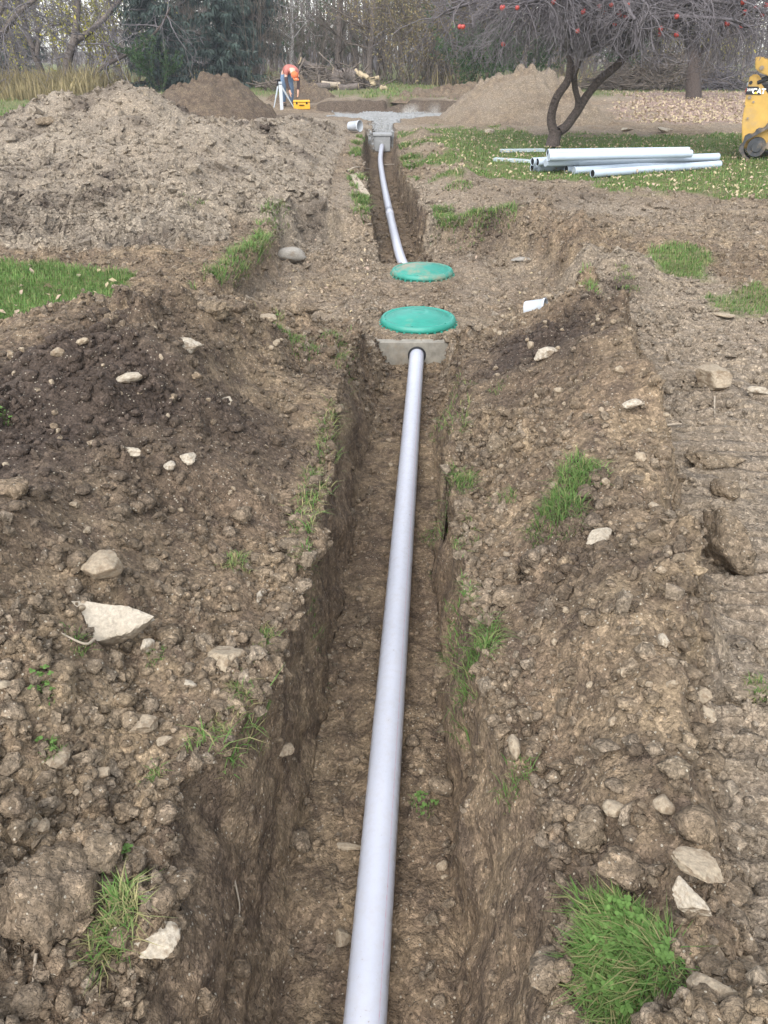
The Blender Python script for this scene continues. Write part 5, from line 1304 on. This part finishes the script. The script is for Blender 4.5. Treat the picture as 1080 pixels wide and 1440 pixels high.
# rise invented behind the woods to block the bright sky
hx = np.linspace(-160, 160, 120); hy = np.linspace(88, 190, 50); HX, HY = np.meshgrid(hx, hy)
HZ = (1.3 + .6 * fbm2(HX * .02, HY * .02, 301, 3)) * sst(88, 125, HY) + .35 * fbm2(HX * .4, HY * .4, 303, 3) - .3
vid_ = np.arange(HX.size).reshape(HX.shape); q = np.stack([vid_[:-1, :-1], vid_[:-1, 1:], vid_[1:, 1:], vid_[1:, :-1]], -1).reshape(-1, 4)
M_HILL = simple('leaf_litter_slope', (.115, .10, .085), .95, .05, 1.2, .5)
tag(put('added_rise', np_mesh('added_rise', np.stack([HX, HY, HZ], -1).reshape(-1, 3), q, np.full(len(q), 4)), M_HILL), 'grey brown rise added beyond the trees to block bright sky', None, None, 'structure')
#--PART4--
# ================================================================== LOG PILE AND BRUSH PILES
r = np.random.default_rng(41)
def log(a, b, r0, r1, label, group='logs of the pile', mat=M_BARK, nm='log'):
    d = (b - a); q = [a, a.lerp(b, .35) + rv(r) * r0 * .4, a.lerp(b, .7) + rv(r) * r0 * .4, b]
    sg = []; q = catmull(q, 4); n = len(q) - 1
    for i in range(n): sg.append((q[i], q[i + 1], r0 + (r1 - r0) * i / n, r0 + (r1 - r0) * (i + 1) / n))
    root = thing(nm, label, nm, a, 0, group)
    put('bark', seg_mesh('bark', [(s[0] - a, s[1] - a, s[2], s[3]) for s in sg], .0), mat, root)
    bm = bmesh.new(); cyl(bm, (0, 0, 0), -(d.normalized()) * .015, r0 * .95, r0 * .93, 10); e = (b - a); cyl(bm, e, e + d.normalized() * .015, r1 * .95, r1 * .93, 10)
    bm_put('cut_end', bm, M_WOOD, root)
LY = 35.5
def Lg(x0, y0, x1, y1, r0, r1, label, dy=0, dy2=0, mat=M_BARK): log(W(370 + x0 / 5.684, 80 + y0 / 5.684, LY + dy), W(370 + x1 / 5.684, 80 + y1 / 5.684, LY + dy2), r0, r1, label, mat=mat)
Lg(292, 30, 545, 165, .16, .20, 'long log slanting up to the left out of the pile with a pale cut end', .3, 1)
Lg(560, 145, 730, 165, .30, .26, 'thickest dark log lying on top of the pile')
Lg(470, 218, 610, 222, .13, .10, 'pale barked log at the front of the pile', -1.2, -1.0, M_WOODG)
Lg(380, 250, 530, 236, .16, .12, 'grey log at the lower left of the pile', -1.4, -1.2)
Lg(600, 250, 760, 236, .14, .12, 'dark log low in the middle of the pile', -1.2, -1.1)
Lg(770, 125, 840, 172, .09, .09, 'split pale log leaning at the right of the pile', -.2, -.5, M_WOOD)
Lg(742, 105, 790, 165, .07, .07, 'thin pale split log left of the leaning one', 0, -.3, M_WOOD)
Lg(868, 170, 876, 225, .12, .12, 'upright pale log block at the right end of the pile', -.8, -.8, M_WOOD)
Lg(890, 172, 925, 166, .08, .08, 'short pale billet beside the upright block', -.6, -.6, M_WOOD)
Lg(945, 245, 975, 250, .10, .10, 'pale billet lying in the grass right of the pile', -1.5, -1.4, M_WOOD)
Lg(540, 240, 700, 205, .15, .12, 'dark log across the back of the pile', 1, 1.4)
Lg(700, 200, 870, 215, .16, .12, 'dark log at the right of the pile under the split ones', .4, .2)
Lg(430, 190, 560, 250, .10, .08, 'thin dark log crossing the left of the pile', 0, -.4)
def brush(name, label, cx, cy, rx, ry, h, n, mat, seed, rad=.02):
    r = np.random.default_rng(seed); sg = []
    for i in range(n):
        a = r.uniform(0, 6.283); q = math.sqrt(r.random()); x, y = rx * q * math.cos(a), ry * q * math.sin(a); hh = h * (1 - q * q) * r.uniform(.1, 1) + .05
        d = Vector((r.normal(), r.normal() * .7, r.normal() * .35)).normalized(); p = Vector((x, y, hh)); L = r.uniform(.5, 1.6)
        grow(sg, r, p - d * L / 2, d, L, rad * r.uniform(.5, 1.3), 1, -.1, .2, 3, .6, .5, 4, None, .007)
    o = put(name, seg_mesh(name, sg, .03), mat); o.location = (cx, cy, gz(cx, cy)); o['kind'] = 'thing'
    for v in (0,): pass
    return tag(o, label, 'brush pile')
p = W(455, 122, LY); brush('brush_pile', 'tangle of dark branches heaped among the cut logs', p.x, LY + .2, 2.6, 1.2, .95, 240, M_TWIGB, 51, .03)
p = W(925, 125, 36.5); brush('brush_pile', 'long dark brush pile behind the leaf strewn ground', p.x, 36.8, 3.4, 1.3, 1.35, 620, M_TWIGB, 52, .022)
p = W(1025, 128, 36); brush('brush_pile', 'low tangle of grey branches left of the yellow loader', p.x, 36.2, 1.7, 1.0, .9, 200, M_TWIG, 53)
# ================================================================== WORKER, TRIPOD, CASE
def skin_mesh(name, verts, radii, edges, mat, parent, sub=2):
    me = bpy.data.meshes.new(name); me.from_pydata([tuple(v) for v in verts], edges, [])
    o = bpy.data.objects.new('tmp', me); COL.objects.link(o)
    m = o.modifiers.new('s', 'SKIN'); m.use_smooth_shade = True
    for i, s in enumerate(me.skin_vertices[0].data):
        q = radii[i]; s.radius = q if isinstance(q, tuple) else (q, q); s.use_root = (i == 0)
    o.modifiers.new('d', 'SUBSURF').levels = sub; o.modifiers['d'].render_levels = sub
    dg = bpy.context.evaluated_depsgraph_get(); dg.update()
    me2 = bpy.data.meshes.new_from_object(o.evaluated_get(dg)); me2.name = name
    bpy.data.objects.remove(o)
    for pl in me2.polygons: pl.use_smooth = True
    me2.materials.clear()
    return put(name, me2, mat, parent)
M_SKIN = simple('skin', (.50, .30, .22), .5, .35); M_SHIRT = simple('salmon_shirt', (.32, .12, .10), .9, .1, 16, .25, .01); M_JEAN = simple('blue_jeans', (.11, .16, .235), .9, .1, 20, .2)
M_ORG = simple('orange_cap', (.5, .13, .05), .8, .2); M_GLOVE = simple('dark_sleeve', (.06, .042, .04), .85, .15); M_BOOT = simple('brown_boot', (.05, .035, .025), .7, .2)
pp, _ = hit(404, 152); PYY = 27.6
pw = W(405, 150, PYY); pzg = gz(pw.x, PYY)
per = thing('person', 'person in a salmon shirt, jeans and orange cap bending over a yellow case', 'person', (pw.x, PYY, pzg), R(-90 + 28))
# local frame: +X is the way the person faces, Y to the left
Lg_ = []
body_v = [(0, 0, .93), (.16, 0, 1.02), (.34, 0, 1.05), (.46, 0, 1.0), (.56, 0, .93), (.64, 0, .86), (.72, 0, .80),
          (.46, .17, .97), (.47, .20, .84), (.49, .20, .70), (.53, .17, .56), (.56, .14, .46), (.575, .13, .40),
          (.46, -.17, .97), (.47, -.20, .84), (.49, -.20, .70), (.53, -.17, .56), (.56, -.14, .46), (.575, -.13, .40),
          (-.02, .10, .86), (.01, .12, .66), (.05, .13, .48), (.02, .13, .30), (-.02, .13, .10), (.10, .14, .05),
          (-.02, -.10, .86), (.01, -.12, .66), (.05, -.13, .48), (.02, -.13, .30), (-.02, -.13, .10), (.10, -.14, .05)]
body_r = [(.13, .10), (.125, .095), (.135, .10), (.12, .09), .055, .085, .088, .06, .047, .042, .036, .03, .035, .06, .047, .042, .036, .03, .035,
          .085, .078, .058, .055, .04, .035, .085, .078, .058, .055, .04, .035]
body_e = [(0, 1), (1, 2), (2, 3), (3, 4), (4, 5), (5, 6), (3, 7), (7, 8), (8, 9), (9, 10), (10, 11), (11, 12), (3, 13), (13, 14), (14, 15), (15, 16), (16, 17), (17, 18),
          (0, 19), (19, 20), (20, 21), (21, 22), (22, 23), (23, 24), (0, 25), (25, 26), (26, 27), (27, 28), (28, 29), (29, 30)]
for s, w in ((1, 12), (-1, 18)):                      # five bent fingers on each hand, joined to the palm
    wx0, wy0, wz0 = body_v[w]
    for k, (dx, ln) in enumerate(((.025, .075), (.008, .085), (-.009, .08), (-.026, .065))):
        i = len(body_v); body_v += [(wx0 + dx, wy0, wz0 - .045), (wx0 + dx, wy0 - s * .008, wz0 - .045 - ln * .5), (wx0 + dx, wy0 - s * .03, wz0 - .045 - ln)]; body_r += [.010, .009, .008]; body_e += [(w, i), (i, i + 1), (i + 1, i + 2)]
    i = len(body_v); body_v += [(wx0 + .04, wy0 - s * .02, wz0 - .02), (wx0 + .055, wy0 - s * .04, wz0 - .055)]; body_r += [.011, .009]; body_e += [(w, i), (i, i + 1)]
skin_mesh('body', body_v, body_r, body_e, M_SKIN, per)
skin_mesh('shirt', [body_v[i] for i in (0, 1, 2, 3, 7, 8, 13, 14)] + [(.53, 0, .955)], [(.165, .13), (.17, .135), (.185, .14), (.17, .125), .085, .07, .085, .07, .085], [(0, 1), (1, 2), (2, 3), (3, 4), (4, 5), (3, 6), (6, 7), (3, 8)], M_SHIRT, per)
for s in (0, 6): skin_mesh('sleeve', [body_v[i + s] for i in (8, 9, 10, 11)], [.06, .055, .05, .046], [(0, 1), (1, 2), (2, 3)], M_GLOVE, per)
skin_mesh('trousers', [(-.01, 0, .92), (.08, 0, .98)] + [body_v[i] for i in (19, 20, 21, 22, 23, 25, 26, 27, 28, 29)], [(.15, .125), (.15, .12), .105, .10, .082, .078, .072, .105, .10, .082, .078, .072],
          [(0, 1), (0, 2), (2, 3), (3, 4), (4, 5), (5, 6), (0, 7), (7, 8), (8, 9), (9, 10), (10, 11)], M_JEAN, per)
for s in (1, -1): skin_mesh('boot', [(-.04, s * .13, .07), (.05, s * .135, .055), (.17, s * .14, .04)], [.06, .055, .042], [(0, 1), (1, 2)], M_BOOT, per)
bm = bmesh.new(); bmesh.ops.create_uvsphere(bm, u_segments=20, v_segments=12, radius=.118)
for v in list(bm.verts):
    if v.co.z < -.015: v.co.z = -.015
dH = Vector((.62, 0, -.55)).normalized(); hq = Vector((.35, 0, .94)).normalized()
bx(bm, (.14, 0, -.01), (.12, .16, .014), .005)
cap = bm_put('cap', bm, M_ORG, per, True); cap.location = (.685, 0, .865); cap.rotation_euler = (0, R(38), 0)
bm = bmesh.new()
for s in (1, -1): bmesh.ops.create_uvsphere(bm, u_segments=8, v_segments=6, radius=.012, matrix=Matrix.Translation((.775, s * .034, .80)))
bm_put('eyes', bm, M_BLACK, per, True)['kind'] = 'stuff'
bm = bmesh.new(); cyl(bm, (.78, 0, .79), (.815, 0, .765), .018, .012, 8); bm_put('nose', bm, M_SKIN, per, True)
bm = bmesh.new(); bx(bm, (.775, 0, .735), (.012, .05, .012), .003); bm_put('mouth', bm, simple('lips', (.35, .14, .12)), per)
for s in (1, -1):
    bm = bmesh.new(); bmesh.ops.create_uvsphere(bm, u_segments=8, v_segments=6, radius=.03, matrix=Matrix.Translation((.68, s * .092, .82)) @ Matrix.Diagonal((.8, .4, 1.2, 1))); bm_put('ear', bm, M_SKIN, per, True)
# yellow case
M_YC = simple('yellow_case', (.58, .30, .02), .5, .35, 8, .1)
cw = W(424.5, 152, 27.0)
case = thing('tool_case', 'yellow hard case open at the feet of the bending worker', 'case', (cw.x, 27.0, gz(cw.x, 27.0) - .02), R(6)); case.scale = (.85, .85, .8)
bm = bmesh.new(); bx(bm, (0, 0, .11), (.60, .40, .22), .03); bm_put('case_body', bm, M_YC, case)
bm = bmesh.new(); bx(bm, (0, 0, .27), (.61, .41, .08), .03); bm_put('case_lid', bm, M_YC, case)
for s in (-1, 1):
    bm = bmesh.new(); bx(bm, (s * .18, -.21, .22), (.06, .02, .08), .005); bm_put('latch', bm, M_BLACK, case)
bm = bmesh.new(); bx(bm, (0, -.22, .15), (.18, .03, .03), .008); bm_put('handle', bm, M_BLACK, case)
# tripod with laser level head, and the white grade rod beside it
M_ALU = simple('grey_aluminium', (.33, .36, .38), .45, .4)
tp = W(394.5, 153, 27.3); tz = gz(tp.x, 27.3)
tri = thing('tripod', 'grey survey tripod standing left of the bending worker', 'tripod', (tp.x, 27.3, tz))
top = W(395, 117, 27.3).z - tz
bm = bmesh.new(); cyl(bm, (0, 0, top - .06), (0, 0, top), .08, .07, 14); cyl(bm, (0, 0, top), (0, 0, top + .10), .05, .06, 14); bm_put('tripod_head', bm, M_BLACK, tri)
for (x, y) in ((-.20, -.1), (.46, -.15), (.0, .35)):
    bm = bmesh.new(); a = Vector((x * .12, y * .12, top - .05)); b = Vector((x, y, -.03)); m = a.lerp(b, .55)
    cyl(bm, a, m, .028, .028, 8); cyl(bm, m, b, .020, .014, 8); bm_put('leg', bm, M_ALU, tri)
rp = W(396.5, 155, 26.9); rz0 = gz(rp.x, 26.9); rt = W(396.5, 119, 26.9).z - rz0
rod = thing('grade_rod', 'broad white grade rod standing upright in front of the tripod', 'grade rod', (rp.x, 26.9, rz0))
bm = bmesh.new(); bx(bm, (0, 0, rt / 2 - .02), (.10, .05, rt + .04), .006); bm_put('rod_staff', bm, M_WHITE, rod)
bm = bmesh.new(); bx(bm, (0, 0, rt + .05), (.11, .06, .06), .008); bm_put('rod_cap', bm, M_ALU, rod)
# ================================================================== TRACK LOADER
M_CY = simple('loader_yellow', (.43, .265, .06), .5, .35, 6, .12, 0, 0, (.5, .55)); M_CK = simple('loader_black', (.018, .018, .019), .55, .3); M_RUB = simple('track_rubber', (.045, .047, .05), .85, .15, 12, .25, .003, 0, (.45, .6))
M_STEEL = simple('dusty_steel', (.21, .17, .125), .8, .2, 8, .25)
SYF = 14.6                                                    # the side of the tracks that faces the lawn
s0 = W(1041, 226, SYF); sz = gz(s0.x + .5, SYF); SX = s0.x
ld = thing('track_loader', 'yellow compact track loader cut off by the right edge of the photo', 'loader', (SX - .10, SYF, sz), R(-24))
S_ = lambda x, y, dy=0: (W(x, y, SYF + dy).x - SX, W(x, y, SYF + dy).z - sz)
def plate(name, pts, y0, y1, mat, parent=None, bev=.012):
    bm = bmesh.new(); prism(bm, pts, y0, y1)
    if bev: bmesh.ops.bevel(bm, geom=bm.edges[:], offset=bev, segments=2, affect='EDGES')
    return bm_put(name, bm, mat, parent or ld)
def track(y0, y1):
    cs = [(.30, .20, .20), (1.0, .66, .19), (2.15, .20, .20)]
    pts = []
    angs = [(270, 147), (147, 62), (62, -90)]
    n = 14
    for (cx, cz, rr), (a0, a1) in zip(cs, ((270, 146.5), (146.5, 68), (68, -90))):
        for i in range(n + 1):
            a = R(a0 + (a1 - a0) * i / n); pts.append((cx + rr * math.cos(a), cz + rr * math.sin(a)))
    # resample loop evenly
    pts.append(pts[0]); P_ = [Vector((x, 0, z)) for x, z in pts]; seg = [(P_[i + 1] - P_[i]).length for i in range(len(P_) - 1)]; tot = sum(seg); m = 120; out = []
    acc = 0; j = 0
    for i in range(m):
        t = tot * i / m
        while acc + seg[j] < t: acc += seg[j]; j += 1
        out.append(P_[j].lerp(P_[j + 1], (t - acc) / max(seg[j], 1e-6)))
    bm = bmesh.new(); rings = []
    for i, p in enumerate(out):
        d = (out[(i + 1) % m] - out[i - 1]).normalized(); nr = Vector((-d.z, 0, d.x)); 
        th = .075 if (i // 2) % 2 else .045
        rings.append([bm.verts.new((q.x, y, q.z)) for q, y in ((p, y0), (p + nr * th, y0), (p + nr * th, y1), (p, y1))])
    for i in range(m):
        a, b = rings[i], rings[(i + 1) % m]
        for k in range(4): bm.faces.new((a[k], a[(k + 1) % 4], b[(k + 1) % 4], b[k]))
    bmesh.ops.recalc_face_normals(bm, faces=bm.faces)
    tr = bm_put('track', bm, M_RUB, ld)
    for cx, cz, rr in [(.30, .20, .15), (2.15, .20, .15), (.65, .14, .09), (.95, .14, .09), (1.25, .14, .09), (1.55, .14, .09), (1.85, .14, .09)]:
        bm = bmesh.new(); cyl(bm, (cx, y0 + .03, cz), (cx, y1 - .03, cz), rr, rr, 20); cyl(bm, (cx, y0 + .01, cz), (cx, y0 + .03, cz), rr * .5, rr * .6, 14); bm_put('track_roller', bm, M_RUB if rr > .1 else M_STEEL, tr)
    bm = bmesh.new(); cyl(bm, (1.0, y0 + .06, .66), (1.0, y1 - .05, .66), .155, .155, 24)
    for i in range(14):
        a = 2 * math.pi * i / 14; bx(bm, (1.0 + .165 * math.cos(a), (y0 + y1) / 2, .66 + .165 * math.sin(a)), (.035, .12, .035), 0, Matrix.Rotation(-a, 3, 'Y'))
    for i in range(8):
        a = 2 * math.pi * i / 8; cyl(bm, (1.0 + .09 * math.cos(a), y0 + .045, .66 + .09 * math.sin(a)), (1.0 + .09 * math.cos(a), y0 + .06, .66 + .09 * math.sin(a)), .014, .014, 6)
    bm_put('drive_sprocket', bm, M_STEEL, tr)
    plate('track_frame', [(.42, .22), (.50, .34), (.80, .44), (1.6, .40), (2.05, .26), (2.0, .18), (.46, .16)], y0 + .10, y1 - .10, M_STEEL, tr)
track(0, .40); track(1.28, 1.68)
pan = [S_(1041, 207, .3), S_(1041, 172, .3), S_(1046, 140, .3), S_(1049.5, 122, .3), S_(1052, 107, .3), S_(1061, 107, .3), S_(1077, 134, .3), S_(1076, 157, .3), S_(1090, 180, .3), S_(1075, 207, .3)]
panel = plate('side_panel', pan, .06 + .12, .26, M_CY)
plate('side_panel', pan, 1.42, 1.50, M_CY)
plate('engine_housing', [(S_(1046, 200, .3)[0], .36), (S_(1049, 128, .3)[0], 1.12), (1.15, 1.18), (1.9, 1.0), (2.2, .75), (2.2, .32), (.3, .32)], .262, 1.418, M_CK)
# boom: rear pivot block, arm running forward
bp_ = [S_(1059.5, 80, .3), S_(1060, 97, .3), S_(1066, 102, .3), S_(1085, 110, .3), (1.7, 1.28), (2.5, .8), (2.85, .35), (2.65, .35), (2.35, .75), (1.6, 1.40), S_(1085, 90, .3), S_(1068, 80, .3)]
for y0, y1 in ((.10, .26), (1.42, 1.58)):
    b_ = plate('boom_arm', bp_, y0, y1, M_CY)
    bm = bmesh.new(); x, z = S_(1068, 95, .3); cyl(bm, (x, y0 - .03, z), (x, y1 + .02, z), .035, .035, 12); bm_put('pivot_pin', bm, M_STEEL, b_)
    x0, z0 = S_(1062, 116, .3); x1, z1 = S_(1090, 104, .3)
    bm = bmesh.new(); cyl(bm, (x0, (y0 + y1) / 2 + .0, z0), (x0 + (x1 - x0) * .6, (y0 + y1) / 2, z0 + (z1 - z0) * .6), .03, None, 10); cyl(bm, (x0, (y0 + y1) / 2, z0), (x1, (y0 + y1) / 2, z1), .017, None, 8); bm_put('lift_cylinder', bm, M_CK)
    bpy.data.objects[-1] if False else None
for o in list(COL.objects):
    if o.name.startswith('lift_cylinder') and o.parent is None: o.parent = ld
plate('cab_frame', [(.95, 1.0), (1.0, 1.92), (1.95, 1.92), (2.15, .95)], .36, 1.32, M_CK, None, .03)
plate('cab_roof', [(.90, 1.921), (.95, 2.0), (2.0, 2.0), (2.05, 1.921)], .33, 1.35, M_CY, None, .02)
for (dx, dy) in ((1057, 116), (1055, 137), (1048, 149), (1060, 143), (1052, 166)):
    x, z = S_(dx, dy, .2); bm = bmesh.new(); cyl(bm, (x, .15, z), (x, .19, z), .018 if dy > 140 else .028, None, 10); bm_put('panel_bolt', bm, M_CK if dy < 120 else M_STEEL, panel)
x0, z0 = S_(1050, 133, .18); x1, z1 = S_(1073.5, 121.5, .18)
bm = bmesh.new(); prism(bm, [(x0, z0), (x0 + .01, z1), (x1 - .07, z1), (x1, z0)], .168, .178); dec = bm_put('name_decal', bm, M_CK, panel)
M_LET = simple('white_letters', (.80, .80, .78), .5, .3); M_LETY = simple('yellow_letters', (.75, .45, .03), .5, .3)
def text(body, x, z, size, mat, y=.166, bold=.0):
    cu = bpy.data.curves.new('lettering', 'FONT'); cu.body = body; cu.size = size; cu.extrude = .0012; cu.offset = bold
    o = bpy.data.objects.new('tmp', cu); COL.objects.link(o); dg = bpy.context.evaluated_depsgraph_get(); dg.update()
    me = bpy.data.meshes.new_from_object(o.evaluated_get(dg)); bpy.data.objects.remove(o); me.name = 'lettering'; me.materials.clear()
    q = put('lettering', me, mat, dec); q.location = (x, y, z); q.rotation_euler = (R(90), 0, 0); return q
hgt = z1 - z0
text('CAT', x0 + .098, z0 + hgt * .16, hgt * .86, M_LET, bold=.004); text('259D', x0 + .012, z0 + hgt * .45, hgt * .42, M_LET, bold=.001)
bm = bmesh.new(); prism(bm, [(x0 + .125, z0 + hgt * .10), (x0 + .158, z0 + hgt * .42), (x0 + .191, z0 + hgt * .10)], .1625, .1648); bm_put('logo_triangle', bm, M_LETY, dec)
# rear lamp, red, with a white marker on the machine's tail
bm = bmesh.new(); x, z = S_(1045, 124, .5); bx(bm, (x - .02, .52, z - .03), (.09, .10, .07), .01); cyl(bm, (x, .52, z - .03), (x + .35, .52, z - .03), .02, None, 8); bm_put('tail_lamp', bm, simple('red_lens', (.45, .03, .02), .3, .5), ld)
bm = bmesh.new(); bx(bm, (x - .02, .52, z + .055), (.09, .10, .07), .02); bm_put('marker_lamp', bm, M_WHITE, ld)

# ================================================================== AIR
bm = bmesh.new(); bx(bm, (0, 96, 6.5), (420, 210, 22))
mh = bpy.data.materials.new('air_haze'); mh.use_nodes = True; nt = mh.node_tree; nt.nodes.clear()
ou = nt.nodes.new('ShaderNodeOutputMaterial'); pv = nt.nodes.new('ShaderNodeVolumePrincipled'); pv.inputs['Density'].default_value = HAZE
pv.inputs['Color'].default_value = (.86, .91, 1, 1); pv.inputs['Anisotropy'].default_value = 0
nt.links.new(pv.outputs[0], ou.inputs['Volume'])
hz = bm_put('haze', bm, mh); tag(hz, 'thin cool haze in the air', None, None, 'stuff')
